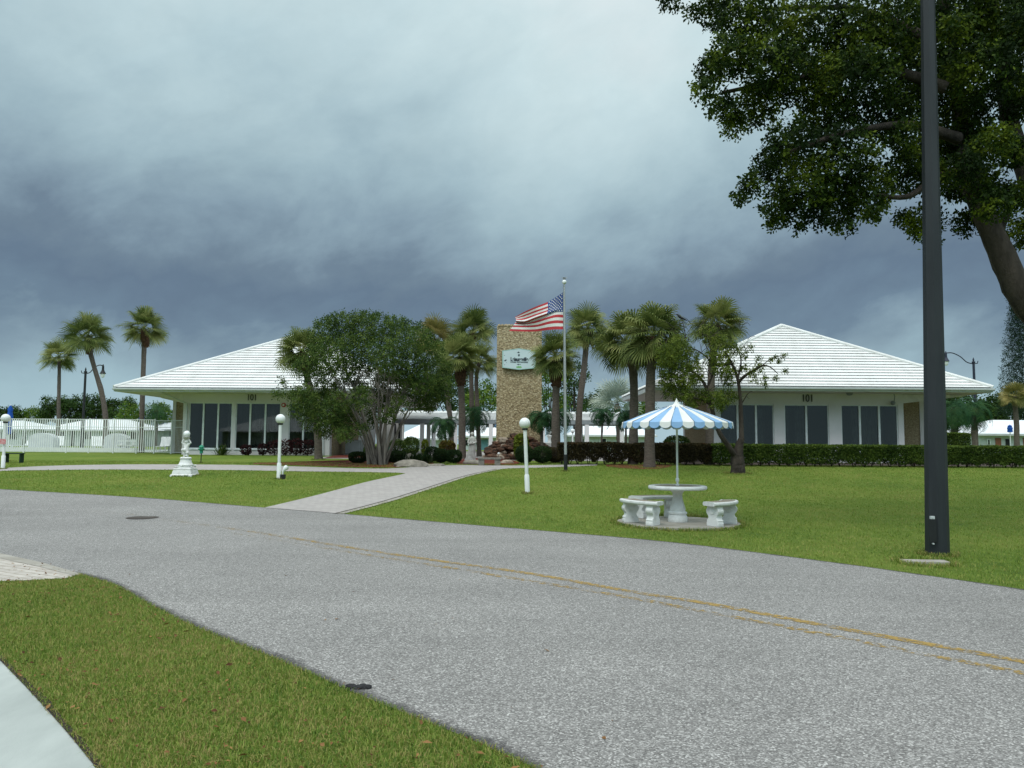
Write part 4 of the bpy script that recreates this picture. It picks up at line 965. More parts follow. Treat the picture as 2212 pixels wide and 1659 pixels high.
GX = {0: [(1880, 200), (1880, 440), (1880, 712), (1880, 938), (1880, 1165)], .2: [(1690, 330), (1690, 520), (1690, 718), (1690, 930), (1690, 1165)], .4: [(1475, 455), (1490, 620), (1460, 795), (1480, 965), (1480, 1180)],
      .6: [(1180, 570), (1190, 725), (1170, 895), (1190, 1045), (1180, 1218)], .8: [(880, 705), (880, 835), (890, 990), (880, 1065), (880, 1222)], 1: [(630, 845), (655, 890), (650, 965), (590, 1060), (480, 1205)]}
us = sorted(GX); vsn = [0, .25, 7/13, .77, 1]
NU, NV = 60, 52
def cr1(xs, ys, q):
    i = max(0, min(len(xs) - 2, int(np.searchsorted(xs, q, 'right')) - 1)); h = xs[i+1] - xs[i]; s = (q - xs[i]) / h
    m0 = (ys[i+1] - ys[max(i-1, 0)]) / (xs[i+1] - xs[max(i-1, 0)]); m1 = (ys[min(i+2, len(xs)-1)] - ys[i]) / (xs[min(i+2, len(xs)-1)] - xs[i])
    return ys[i] * (2*s**3 - 3*s*s + 1) + m0 * h * (s**3 - 2*s*s + s) + ys[i+1] * (-2*s**3 + 3*s*s) + m1 * h * (s**3 - s*s)
def flagpt(u_, v_):
    px = [cr1(vsn, [g_[0] for g_ in GX[q]], v_) for q in us]; py = [cr1(vsn, [g_[1] for g_ in GX[q]], v_) for q in us]
    x_ = cr1(us, px, u_); y_ = cr1(us, py, u_)
    dY = .75 * u_ + .13 * math.sin(u_ * 8 + v_ * 2.2) * min(1, u_ * 4) - .16 * u_ * math.exp(-((v_ - .46) / .07) ** 2) + .15 * u_ * math.exp(-((v_ - .56) / .05) ** 2)
    return at((1380 + x_ / 9.217) / 1.302, (800 + y_ / 9.217) / 1.302, Yg + dY)
FG = thing('flag', 'stars and stripes flag flying left from the flagpole', 'flag', flagpt(0, .5))
k = MB(); G = [[flagpt(i / NU, j / NV) for i in range(NU + 1)] for j in range(NV + 1)]
vs = [p for r_ in G for p in r_]; fs = []; ms = []
for j in range(NV):
    for i in range(NU):
        fs.append((j*(NU+1)+i, j*(NU+1)+i+1, (j+1)*(NU+1)+i+1, (j+1)*(NU+1)+i)); s_ = j // 4
        ms.append(2 if (s_ < 7 and i < .4 * NU) else (0 if s_ % 2 == 0 else 1))
k.add(vs, fs); k.m = ms
M['flagred'] = mat('flag_red', (.50, .050, .060), .8); M['flagwhite'] = mat('flag_white', (.76, .76, .74), .8); M['flagblue'] = mat('flag_blue', (.045, .085, .26), .8)
k.build('cloth', [M['flagred'], M['flagwhite'], M['flagblue']], FG, smooth=True)
k = MB()
for rr_ in range(9):
    for cc_ in range(6 if rr_ % 2 == 0 else 5):
        u_ = .4 * ((cc_ + .5 + (0 if rr_ % 2 == 0 else .5)) / 6); v_ = (7/13) * (rr_ + .7) / 9.4
        c0 = flagpt(u_, v_); du = (flagpt(u_ + .01, v_) - c0).normalized(); dv = (c0 - flagpt(u_, v_ + .01)).normalized(); nn = du.cross(dv).normalized(); nn = nn if nn.y < 0 else -nn
        k.add([c0 + nn * .012 + (du * math.sin(2*PI*i/10) + dv * math.cos(2*PI*i/10)) * (.036 if i % 2 == 0 else .015) for i in range(10)], [tuple(range(10))])
k.build('stars', M['flagwhite'], FG)
k = MB(); k.tube([flagpt(0, q / 8) + Vector((.012, 0, 0)) for q in range(9)], .014, 5); k.build('heading', M['flagwhite'], FG)
# ------------------------------------------------------------------ statues (skin-grown figures)
def figure(name, J, E, m, parent, sub=2, root=0):
    bm = bmesh.new(); ly = bm.verts.layers.skin.verify(); bv = [bm.verts.new(j[0]) for j in J]
    for e_ in E: bm.edges.new((bv[e_[0]], bv[e_[1]]))
    for i, (v_, j) in enumerate(zip(bv, J)): v_[ly].radius = (j[1], j[1] if len(j) < 3 else j[2]); v_[ly].use_root = i == root
    me = bpy.data.meshes.new(name); bm.to_mesh(me); bm.free()
    o = bpy.data.objects.new(name, me); COL.objects.link(o)
    o.modifiers.new('skin', 'SKIN').use_smooth_shade = True
    sb = o.modifiers.new('sub', 'SUBSURF'); sb.levels = sub; sb.render_levels = sub
    bpy.context.view_layer.update()
    m2 = bpy.data.meshes.new_from_object(o.evaluated_get(bpy.context.evaluated_depsgraph_get()))
    o.modifiers.clear(); o.data = m2; m2.name = name; m2.materials.clear(); m2.materials.append(m)
    o.parent = parent; return o
p = og(400, 1027.5)
CH = thing('cherub_lamp', 'white cherub statue holding a globe lamp overhead on a tiered pedestal', 'statue', p)
k = MB(); sq = PI / 4
def tier(prof): k.tube([(p.x, p.y, p.z + z) for r, z in prof], [r * 1.414 for r, z in prof], 4, True, sq)
tier([(.36, -.03), (.355, .03), (.335, .05), (.315, .06), (.305, .13), (.275, .20), (.285, .205), (.285, .235), (.25, .25)])
k.tube([(p.x, p.y, p.z + z) for z in (.25, .29, .33, .335, .37, .39, .45, .52, .56)], [.27, .245, .24, .255, .25, .215, .19, .17, .16], 24)
k.tube([(p.x, p.y, p.z + z) for z in (.56, .565, .59, .60, .62)], [.17, .185, .185, .17, .14], 24)
random.seed(8)
for i in range(46):
    an = random.uniform(0, 2 * PI); z = random.choice([.08, .12, .16, .2, .29, .34]); r_ = .30 - z * .18; c_, s_ = math.cos(an), math.sin(an); mxx = max(abs(c_), abs(s_))
    k.rock((p.x + r_ * c_ / mxx, p.y + r_ * s_ / mxx, p.z + z), .035, .035, .028, i, .4, 1)
smooth_by_angle(k.build('pedestal', M['cast'], CH), 50)
b = .62
J = [((0, 0, b + .27), .060, .055), ((0, .01, b + .33), .066, .058), ((0, .015, b + .40), .070, .055), ((0, 0, b + .455), .034), ((.0, -.01, b + .50), .058), ((0, -.012, b + .545), .05),
     ((-.075, .01, b + .425), .030), ((-.135, -.005, b + .47), .025), ((-.085, -.01, b + .56), .021), ((-.06, -.02, b + .60), .024),
     ((.075, .01, b + .425), .030), ((.135, -.005, b + .47), .025), ((.085, -.01, b + .56), .021), ((.06, -.02, b + .60), .024),
     ((-.04, -.015, b + .20), .050), ((-.045, -.03, b + .11), .034), ((-.045, .0, b + .03), .028), ((-.05, -.05, b + .012), .020),
     ((.045, -.03, b + .20), .050), ((.06, -.05, b + .12), .034), ((.05, .0, b + .03), .028), ((.055, -.05, b + .012), .020)]
E = [(0, 1), (1, 2), (2, 3), (3, 4), (4, 5), (2, 6), (6, 7), (7, 8), (8, 9), (2, 10), (10, 11), (11, 12), (12, 13), (0, 14), (14, 15), (15, 16), (16, 17), (0, 18), (18, 19), (19, 20), (20, 21)]
J = [((q_[0][0] * 1.12, q_[0][1] * 1.1, q_[0][2]),) + tuple(v_ * 1.16 for v_ in q_[1:]) for q_ in J]
figure('cherub', J, E, M['cast'], CH)
k = MB(); q = (p.x, p.y, p.z)
for s in (-1, 1): k.ball((p.x + s * .021, p.y - .064, p.z + b + .512), .009, 6)
k.ball((p.x, p.y - .070, p.z + b + .495), .010, 6); k.ball((p.x, p.y - .062, p.z + b + .472), .012, 6, .5)
for i in range(14): an = i * 2.4; k.ball((p.x + .05 * math.cos(an), p.y + .05 * math.sin(an) + .005, p.z + b + .55 + .02 * math.sin(i)), .022, 6)
k.build('face_and_curls', M['cast'], CH, smooth=True)
k = MB(); vs_ = [(-.10, b + .27), (.09, b + .29), (.115, b + .24), (.06, b + .16), (-.02, b + .20), (-.13, b + .14), (-.14, b + .20)]
k.tube(crom([(p.x - .11, p.y - .03, p.z + b + .22), (p.x - .05, p.y - .075, p.z + b + .25), (p.x + .03, p.y - .085, p.z + b + .21), (p.x + .07, p.y - .07, p.z + b + .12), (p.x + .05, p.y - .075, p.z + b + .04)], 5), [.045 + .014 * math.sin(i) for i in range(21)], 8); smooth_by_angle(k.build('drapery', M['cast'], CH), 70)
k = MB(); k.tube([(p.x, p.y, p.z + b + z) for z in (.585, .60, .64, .66, .665)], [.06, .09, .11, .125, .10], 24); bowl = smooth_by_angle(k.build('bowl', M['oldcast'], CH), 50)
k = MB(); k.ball((p.x, p.y, p.z + b + .765), .108, 14); k.build('globe', M['globe'], CH, smooth=True)
# woman statue
Yq = 36.0; p = gx(1020, Yq); zb_ = at(1020, 996, Yq).z; sc_s = (at(1020, 934, Yq).z - zb_) / 1.30
SW_ = thing('draped_statue', 'weathered white statue of a draped woman in front of a palm trunk', 'statue', (p.x, Yq, zb_))
k = MB()
ring = []
for z, cx_, rx_, ry_ in ((0, -.10, .26, .17), (.05, -.09, .25, .17), (.2, -.06, .20, .15), (.4, -.02, .165, .14), (.58, .01, .165, .14), (.72, .01, .155, .125), (.85, 0, .12, .10), (.95, -.01, .135, .11), (1.04, -.01, .145, .10), (1.09, -.005, .09, .08), (1.12, 0, .05, .05)):
    ring.append([(cx_ + rx_ * math.cos(2*PI*i/48) * (1 + (.09 if z < .8 else .03) * math.sin(i * 2.6 + z * 5)), ry_ * math.sin(2*PI*i/48) * (1 + (.12 if z < .8 else .04) * math.sin(i * 2.1 + z * 4)), z) for i in range(48)])
k.add([q for r_ in ring for q in r_], [(j*48+i, j*48+(i+1) % 48, (j+1)*48+(i+1) % 48, (j+1)*48+i) for j in range(len(ring)-1) for i in range(48)] + [tuple(range(47, -1, -1)), tuple(range(480, 528))])
k.tube([(-.14, 0, 1.02), (-.19, -.03, .84), (-.08, -.15, .78), (.04, -.16, .86)], [.05, .045, .038, .03], 10); k.tube([(.13, 0, 1.02), (.17, -.02, .86), (.06, -.14, .80), (-.04, -.16, .80)], [.05, .045, .038, .03], 10)
k.tube([(.0, 0, 1.10), (.0, -.01, 1.16), (0, -.015, 1.19), (0, -.02, 1.235), (0, -.01, 1.28), (0, 0, 1.305)], [.05, .05, .07, .078, .065, .03], 16)
k.ball((0, -.095, 1.215), .014, 6); k.ball((0, .06, 1.24), .05, 8)
k.tube([(-.085, 0, 1.25), (.085, 0, 1.25), ], .035, 8)
o = k.build('figure', M['oldcast'], SW_, world=False); o.scale = (sc_s,) * 3; smooth_by_angle(o, 60)
k = MB(); k.rock((p.x, Yq, zb_ - .10), .40, .30, .12, 3, .2, 2); k.build('base_stone', M['rock'], SW_)
# white garden statue right of the tower
Yq = 44.0; p = gx(1187, Yq); GS = thing('garden_statue', 'white garden statue on a pedestal seen between the palms right of the tower', 'statue', p)
H_ = at(1187, 920, Yq).z - p.z
k = MB(); k.lathe([(.24, 0), (.24, .15), (.16, .22), (.13, .5), (.15, .62), (.26, .72), (.27, .78), (.10, .80), (.09, 1.05), (.16, 1.12), (.17, 1.17), (.05, 1.2)], 20, p); smooth_by_angle(k.build('pedestal', M['cast'], GS), 50)
figure('bird', [((0, 0, 1.26), .07), ((.05, 0, 1.36), .075), ((.10, -.02, 1.47), .04), ((.12, -.05, 1.55), .045), ((-.12, .03, 1.20), .03), ((-.1, -.02, 1.45), .035), ((-.2, -.02, 1.62), .02)], [(0, 1), (1, 2), (2, 3), (0, 4), (1, 5), (5, 6)], M['cast'], GS)
# stone bench
p = og(1057, 1006); SB = thing('stone_bench', 'dull brown stone bench beside the path in front of the rock mound', 'bench', p)
k = MB(); k.box(p.x - .48, p.x + .48, p.y, p.y + .34, p.z + .25, p.z + .33); bevel(k.build('seat', M['benchstone'], SB), .015)
for s in (-.33, .33): k = MB(); k.box(p.x + s - .12, p.x + s + .12, p.y + .04, p.y + .30, p.z - .03, p.z + .249); bevel(k.build('leg', M['benchstone'], SB), .015)
# boulders
def boulder(px, py, w_, h_, seed, lab, m='rock'):
    q = og(px, py); k = MB(); k.rock((q.x, q.y + w_ * .3, q.z + h_ * .15), w_, w_ * .6, h_, seed, .3, 3); o = smooth_by_angle(k.build('boulder', M[m]), 35); tag(o, lab, 'boulder', 'landscape boulders'); return o
boulder(884, 1009, .62, .26, 2, 'wide grey boulder in the mulch between the path and dark shrubs')
boulder(882, 1000, .26, .36, 5, 'upright pale boulder on top of the wide grey boulder')
boulder(1022, 1003, .42, .17, 7, 'flat grey boulder under the draped statue left of the stone bench')
boulder(1096, 1001, .30, .14, 9, 'small flat boulder right of the stone bench', 'palerock')
boulder(939, 1006.5, .40, .08, 12, 'thin flat stone slab at the path edge by the clipped shrubs')
# birds
def bird(px, py, Y, lab, s=1):
    q = at(px, py, Y); r = thing('bird', lab, 'bird', q, 'perched black birds')
    f = figure('body', [((0, 0, 0), .05), ((.07, 0, .05), .06), ((.13, 0, .12), .035), ((.16, 0, .14), .03), ((.215, 0, .135), .006), ((-.10, 0, -.04), .03), ((-.22, 0, -.10), .015)], [(0, 1), (1, 2), (2, 3), (3, 4), (0, 5), (5, 6)], M['black'], r); r.rotation_euler = (0, 0, 0 if s > 0 else PI); return r
bird(1279, 716, 41.4, 'black bird perched in the palm crown right of the flagpole')
bird(1472, 687, 28.2, 'black bird perched on the bare top twig of the gnarled tree', -1)
# ------------------------------------------------------------------ palms
def fan_frond(mb, o, d, L, rng, m=24, droop=.5, w_=.03):
    d = d.normalized(); up = Vector((0, 0, 1)); side = d.cross(up)
    side = side.normalized() if side.length > .05 else Vector((rng.uniform(-1, 1), rng.uniform(-1, 1), 0)).normalized()
    nrm = side.cross(d).normalized(); Lp = L * .46
    tip = o + d * Lp - up * Lp * .10 * (1 - abs(d.z))
    mb.tube([o, o.lerp(tip, .5) + up * .03 * L, tip], [.018, .013, .009], 4, False)
    fd = (tip - (o.lerp(tip, .5) + up * .03 * L)).normalized(); roll = rng.uniform(-.9, .9)
    s2 = (side * math.cos(roll) + nrm * math.sin(roll)); n2 = s2.cross(fd).normalized()
    base_r = rng.random()
    for i in range(m):
        a = (i / (m - 1) * 2 - 1) * 1.95; ll = L * .62 * (.62 + .38 * math.cos(a * .75)) * rng.uniform(.88, 1.08)
        v = fd * math.cos(a) + s2 * math.sin(a); v = (v + n2 * .22 * abs(math.sin(a))).normalized()
        p0 = tip + fd * L * .06 * math.cos(a); wv = v.cross(n2).normalized() * w_
        p1 = p0 + v * ll * .5 - up * droop * ll * .05; p2 = p1 + (v - up * droop * .45).normalized() * ll * .28; p3 = p2 + (v - up * droop * 1.6).normalized() * ll * .24
        mb.cr = min(1, max(0, base_r * .6 + rng.random() * .4))
        mb.add([p0 - wv * .35, p0 + wv * .35, p1 + wv, p1 - wv, p2 + wv * .8, p2 - wv * .8, p3], [(0, 1, 2, 3), (3, 2, 4, 5), (5, 4, 6)])
def palm(name, lab, pts, rad, crown, R, seed, leaf='palmleaf', nf=34, boots=False, lo=-.75, hi=1.45, m=26, skirt=False, group='sabal palms', droop=.5):
    rng = random.Random(seed); random.seed(seed)
    P = thing(name, lab, 'palm tree', pts[0], group)
    c = crom(pts, 7); n = len(c)
    k = MB(); rs = [rad * (1.12 - .28 * i / (n - 1)) * rng.uniform(.96, 1.05) for i in range(n)]; rs[0] *= 1.25; rs[1] *= 1.1
    c[0] = c[0] - Vector((0, 0, .1)); k.tube(c, rs, 12, True, 0, .05); smooth_by_angle(k.build('trunk', M['trunk'], P), 60)
    top = c[-1]
    if boots:
        b = MB(); d = (c[-1] - c[-3]).normalized(); L = boots
        q = [top - d * L * (1 - i / 6) for i in range(7)]
        b.tube(q, [rad * s for s in (.9, 1.35, 1.7, 1.75, 1.6, 1.35, 1.0)], 12, True, 0, .14)
        for i in range(46):
            t_ = rng.random(); an = rng.uniform(0, 2 * PI); o = top - d * L * (1 - t_); e = Vector((math.cos(an), math.sin(an), .9)).normalized(); r_ = rad * (1.1 + .5 * math.sin(PI * t_))
            s = o + Vector((math.cos(an), math.sin(an), 0)) * r_ * .8; b.tube([s, s + e * rad * rng.uniform(.5, 1.0)], [rad * .22, rad * .14], 4)
        b.build('leaf_bases', M['boot'], P)
    k = MB()
    for i in range(nf):
        f = (i + .5) / nf; el = hi - (hi - lo) * f ** .85 + rng.uniform(-.28, .28); az = i * 2.39996 + rng.uniform(-.3, .3)
        d = Vector((math.cos(az) * math.cos(el), math.sin(az) * math.cos(el), math.sin(el)))
        fan_frond(k, top + Vector((0, 0, .05)) , d, R * rng.uniform(.82, 1.03), rng, m, droop * rng.uniform(.7, 1.4), .020 * R / 1.3 + .003)
    k.build('crown', M[leaf], P)
    if skirt:
        s = MB()
        for i in range(26):
            an = rng.uniform(0, 2 * PI); o = top - Vector((0, 0, rng.uniform(0, .3))); e = Vector((math.cos(an), math.sin(an), 0))
            s.tube([o, o + e * .22 - Vector((0, 0, .25)), o + e * .26 - Vector((0, 0, skirt * rng.uniform(.6, 1)))], [.03, .06, .02], 4)
        s.build('dead_fronds', M['skirt'], P)
    return P
def path3(px, Y, base=None):
    L = [at(x, y, Y) for x, y in px]; b = base or gx(px[0][0], Y); b = gp(L[0].x, Y) if base is None else base
    return [b] + L[1:]
palm('sabal_palm', 'thin straight palm standing furthest left beyond the pool fence', path3([(126, 962), (127, 870), (128, 800), (127, 772)], 60), .13, 0, 1.6, 1, nf=30)
palm('sabal_palm', 'tall palm with curved leaning trunk behind the pool fence', path3([(226, 973), (228, 905), (220, 850), (204, 795), (193, 752), (191, 728)], 52), .16, 0, 1.8, 2, nf=34, boots=1.2)
palm('sabal_palm', 'tall straight palm nearest the left clubhouse roof corner', path3([(305, 977), (307, 880), (310, 790), (312, 730), (311, 712)], 46), .14, 0, 1.55, 3, nf=34, boots=1.1)
palm('sabal_palm', 'palm leaning in front of the left clubhouse windows, crown touching the bushy tree', path3([(688, 993), (686, 930), (678, 880), (664, 815), (652, 762)], 36), .17, 0, 1.35, 4, nf=36, boots=.9)
palm('sabal_palm', 'yellowish palm crown showing just behind the right side of the bushy tree', path3([(976, 985), (972, 900), (958, 810), (938, 735)], 45), .14, 0, 1.6, 5, leaf='palmyel', nf=34)
palm('sabal_palm', 'tallest palm left of the stone tower', path3([(1020, 985), (1019, 880), (1018, 780), (1021, 718)], 44), .13, 0, 1.55, 6, nf=36, boots=.5)
palm('sabal_palm', 'shorter palm with thick dark leaf bases left of the tower', path3([(998, 993), (998, 900), (996, 840), (993, 775)], 38), .17, 0, 1.45, 7, nf=38, boots=1.4)
palm('sabal_palm', 'slender palm touching the left edge of the stone tower', path3([(1035, 985), (1032, 900), (1029, 820), (1036, 782)], 42), .12, 0, 1.3, 8, nf=30)
palm('sabal_palm', 'palm with thick leaf bases in front of the sign side of the tower', path3([(1200, 1000), (1200, 900), (1201, 830), (1199, 772)], 35), .17, 0, 1.30, 9, nf=40, boots=1.4, skirt=.7)
palm('sabal_palm', 'tall leaning palm just right of the flagpole', path3([(1247, 990), (1252, 880), (1262, 790), (1270, 712)], 42), .17, 0, 1.5, 10, nf=36, boots=.9, skirt=.9)
palm('sabal_palm', 'left one of the paired lush palms in the red mulch ring', path3([(1367, 1005), (1369, 900), (1368, 810), (1352, 742)], 33), .185, 0, 1.65, 11, nf=44, lo=-.95, droop=.8)
palm('sabal_palm', 'right one of the paired lush palms in the red mulch ring', path3([(1403, 1011), (1404, 900), (1406, 800), (1412, 728)], 31), .20, 0, 1.6, 12, nf=46, boots=1.0, lo=-.95, droop=.8, skirt=.6)
palm('sabal_palm', 'palm standing between the gnarled tree and the right clubhouse roof', path3([(1532, 1006), (1534, 900), (1538, 790), (1549, 705)], 33), .17, 0, 1.4, 13, nf=42, boots=1.0, lo=-.9)
palm('sabal_palm', 'palm with yellow-brown crown at the far right edge', path3([(2196, 970), (2196, 920), (2193, 880), (2192, 856)], 55), .17, 0, 1.15, 14, leaf='palmyel', nf=26, group=None)
palm('silver_palm', 'silvery fan palm behind the right walkway', path3([(1338, 975), (1336, 920), (1333, 872)], 62), .2, 0, 2.3, 15, leaf='silver', nf=30, m=20, skirt=1.6, group=None, lo=-.3, droop=.25)
def feather_palm(lab, pts, rad, R, seed, nf=22, leaf='pygmy', wl=.02, ll=.3, name='feather_palm', lo=-.5, group='small feather palms', boot=True):
    rng = random.Random(seed); random.seed(seed)
    P = thing(name, lab, 'palm tree', pts[0], group); c = crom(pts, 6); c[0] = c[0] - Vector((0, 0, .1))
    k = MB(); k.tube(c, [rad * rng.uniform(.9, 1.1) for _ in c], 10, True, 0, .08); k.build('trunk', M['trunk'], P)
    if boot: k = MB(); k.tube([c[-1] - Vector((0, 0, .55)), c[-1] - Vector((0, 0, .3)), c[-1]], [rad * 1.1, rad * 1.7, rad * 1.1], 10, True, 0, .12); k.build('leaf_bases', M['boot'], P)
    k = MB(); top = c[-1]
    for i in range(nf):
        el = 1.2 - (1.2 - lo) * ((i + .5) / nf); az = i * 2.4 + rng.uniform(-.3, .3); L = R * rng.uniform(.85, 1.1)
        h = Vector((math.cos(az), math.sin(az), 0)); sp = []; e = el; q = Vector(top)
        for s in range(9): sp.append(Vector(q)); q = q + (h * math.cos(e) + Vector((0, 0, math.sin(e)))) * L / 8; e -= .22 + .10 * (1 if el > 0 else .3)
        k.tube(sp, [.014 - .0012 * s for s in range(9)], 4, False); side = h.cross(Vector((0, 0, 1))); br = rng.random()
        for s in range(34):
            t_ = .12 + .88 * s / 34; f = t_ * 8; j = min(7, int(f)); o = sp[j].lerp(sp[j+1], f - j); fw = (sp[j+1] - sp[j]).normalized(); l2 = ll * R * (.35 + math.sin(PI * min(1, t_ * .9 + .1)) * .75) * rng.uniform(.85, 1.1)
            for sg in (-1, 1):
                v = (side * sg + fw * .65 + Vector((0, 0, -.25 + rng.uniform(-.15, .25)))).normalized(); wv = fw * wl
                p1 = o + v * l2 * .6; p2 = p1 + (v - Vector((0, 0, .5))).normalized() * l2 * .4; k.cr = br * .5 + rng.random() * .5
                k.add([o - wv * .5, o + wv * .5, p1 + wv * .6, p1 - wv * .6, p2], [(0, 1, 2, 3), (3, 2, 4)])
    k.build('crown', M[leaf], P); return P
feather_palm('small feather palm with dangling fronds behind the clipped shrubs', path3([(968, 985), (962, 945), (958, 915)], 40), .06, 1.15, 21)
feather_palm('small feather palm with dark crownshaft between the palms left of the tower', path3([(1014, 990), (1019, 940), (1023, 892)], 41), .055, 1.3, 22)
feather_palm('small feather palm at the right edge of the stone tower', path3([(1172, 995), (1170, 940), (1168, 900)], 36.6), .075, 1.05, 23)
feather_palm('small feather palm behind the flagpole', path3([(1208, 990), (1208, 940), (1206, 895)], 40), .06, 1.2, 24)
feather_palm('small feather palm left of the silvery fan palm', path3([(1298, 985), (1300, 940), (1302, 892)], 46), .06, 1.1, 25)
feather_palm('small feather palm beside the right walkway end', path3([(1352, 985), (1352, 935), (1352, 896)], 44), .06, 1.15, 28)
feather_palm('bushy date palm behind the right clubhouse, nearer the clubhouse', path3([(2062, 965), (2062, 920), (2062, 880)], 52), .2, 2.2, 26, nf=34, name='date_palm', group='date palms at right', lo=-.9, ll=.24)
feather_palm('bushy date palm behind the right clubhouse, beside the street lamp pole', path3([(2106, 966), (2105, 925), (2104, 882)], 55), .22, 2.0, 27, nf=32, name='date_palm', group='date palms at right', lo=-.9, ll=.24)
feather_palm('feathery palm in the tree line right of the straight palm', path3([(338, 955), (338, 915), (338, 885)], 92), .15, 2.4, 29, nf=24, name='date_palm', group=None, lo=-.6)
# ------------------------------------------------------------------ leafy trees
def leaves(mb, blobs, n_per, size, rng, asp=.5, shell=.35, flat=0, npts=6):
    # blobs: (centre, radius xyz); leaves gather in small sprigs
    for c, r in blobs:
        n = int(n_per * max(.012, (r[0] * r[2]) )) ; ns = max(2, n // npts); C0 = Vector(c)
        for _ in range(ns):
            while True:
                q = Vector((rng.uniform(-1, 1), rng.uniform(-1, 1), rng.uniform(-1, 1)))
                l = q.length
                if l <= 1 and (l > shell or rng.random() < .35): break
            s = Vector((c[0] + q.x * r[0], c[1] + q.y * r[1], c[2] + q.z * r[2])); base_ = rng.random()
            d0 = (q.normalized() * .9 + Vector((rng.gauss(0, 1), rng.gauss(0, 1), rng.gauss(-.25, .8))) * .6).normalized()      # a twig pointing roughly outwards
            s0 = d0.cross(Vector((rng.gauss(0, 1), rng.gauss(0, 1), rng.gauss(0, 1)))).normalized(); s1 = d0.cross(s0)
            for j in range(npts):
                t_ = (j + .5) / npts; o = s + d0 * size * 2.6 * (t_ - .4); w_ = s0 * math.cos(j * 2.4) + s1 * math.sin(j * 2.4)
                d = (d0 * .55 + w_ + Vector((0, 0, -.25))).normalized(); e = d.cross(d0 + Vector((rng.gauss(0, .5), rng.gauss(0, .5), rng.gauss(0, .5)))).normalized()
                L = size * rng.uniform(.65, 1.3); w2 = L * asp * .5; mb.cr = base_ * .7 + rng.random() * .3
                mb.add([o, o + e * w2 + d * L * .55, o + d * L, o - e * w2 + d * L * .55], [(0, 1, 2, 3)])
def limbs(mb, L):
    for pts, r0, r1 in L:
        c = crom(pts, 5); n = len(c); mb.tube(c, [r0 + (r1 - r0) * (i / (n - 1)) ** .8 for i in range(n)], 10, True, 0, .06)
# big canopy tree at the right
rng = random.Random(77); random.seed(77)
def ZC(zx, zy): return 1428.6 + zx / 2.8235, zy / 2.8235
BB = [(330,40,130),(520,100,200),(430,330,150),(310,420,100),(255,560,75),(380,660,100),(450,770,75),(600,620,150),(650,400,200),(850,200,250),(900,490,190),(1000,700,170),(790,860,150),(700,1000,140),(550,1130,80),(460,1195,45),(720,1250,120),(700,1350,55),(900,1150,190),(950,1320,75),(1100,950,210),(1080,1240,140),(1050,1370,45),(1250,1150,160),(1300,1290,70),(1200,500,240),(1300,200,300),(1400,700,190),(1500,1050,160),(1600,1350,110),(1650,1460,45),(1600,500,240),(1700,150,300),(1800,780,190),(1860,1350,90),(1920,1130,110),(1950,450,220),(2050,130,230),(2010,900,130),(2170,640,110),(2160,1200,110),(2220,180,150),(60,5,60),(180,60,45),(840,1380,35),(1150,1380,30),(1480,1330,60)]
for x, y in ((2062, 60), (2075, 150), (2085, 230), (2095, 300), (2150, 100), (2180, 190), (2150, 300), (2200, 330), (2110, 40), (2050, 330), (2120, 390), (2065, 400), (2085, 360), (2170, 430), (2140, 440), (2025, 380), (1990, 330), (1960, 290), (2195, 500), (1900, 60), (1840, 130)): BB.append(((x - 1428.6) * 2.8235, y * 2.8235, 105))
p = gx(2330, 13.4); BT = thing('canopy_tree', 'huge dark leafy tree overhanging the right side of the scene', 'tree', p)
bl = []
for zx, zy, zr in BB:
    x, y = ZC(zx, zy); r = zr / 2.8235 / F * 13; Y = rng.uniform(11.9 + r * 1.2, 14.4); q = at(x, y, Y); r = zr / 2.8235 / F * Y; bl.append((q, (r, r * 1.15, r * .9)))
for _ in range(34):   # the crown goes on above and to the right of the picture
    x, y = rng.choice([(rng.uniform(2230, 2900), rng.uniform(-300, 330)), (rng.uniform(1500, 2700), rng.uniform(-520, -60))]); Y = rng.uniform(12.6, 16); q = at(x, y, Y); r = rng.uniform(.5, .9); bl.append((q, (r, r, r)))
k = MB(); leaves(k, bl, 10500, .074, rng, .58, .1); k.build('crown', M['oakleaf'], BT)
k = MB(); A_ = lambda x, y, Y=11.8: at(x, y, Y + 1.6)
limbs(k, [([p - Vector((0, 0, .1)), A_(2300, 860), A_(2262, 720), A_(2203, 635), A_(2166, 555), A_(2130, 470), A_(2098, 395), A_(2084, 330, 12)], .29, .16),
          ([A_(2100, 405), A_(2078, 310, 12.2), A_(2070, 210, 12.6), A_(2050, 60, 12.8), A_(2000, -120, 12.8)], .20, .07),
          ([A_(2275, 760), A_(2262, 560, 12.2), A_(2225, 400, 12.4), A_(2180, 260, 12.6), A_(2165, 120, 12.8), A_(2120, -100, 13)], .26, .10),
          ([A_(2085, 360), A_(2020, 385, 11.4), A_(1960, 425, 11.2), A_(1890, 420, 11)], .09, .03), ([A_(2070, 300, 11.6), A_(1960, 270, 11.3), A_(1820, 290, 11), A_(1700, 330, 10.8)], .11, .03),
          ([A_(2045, 190, 11.3), A_(1900, 150, 11.6), A_(1720, 170, 12), A_(1560, 200, 12)], .11, .03), ([A_(2020, 90, 11.1), A_(1850, 20, 12), A_(1650, 20, 12.4)], .09, .03),
          ([A_(2150, 520), A_(2190, 440, 12.6), A_(2240, 410, 13)], .08, .03), ([A_(2180, 250, 12.6), A_(2250, 150, 12.2), A_(2330, 80, 12)], .10, .04)])
smooth_by_angle(k.build('trunk', M['bark'], BT), 70)
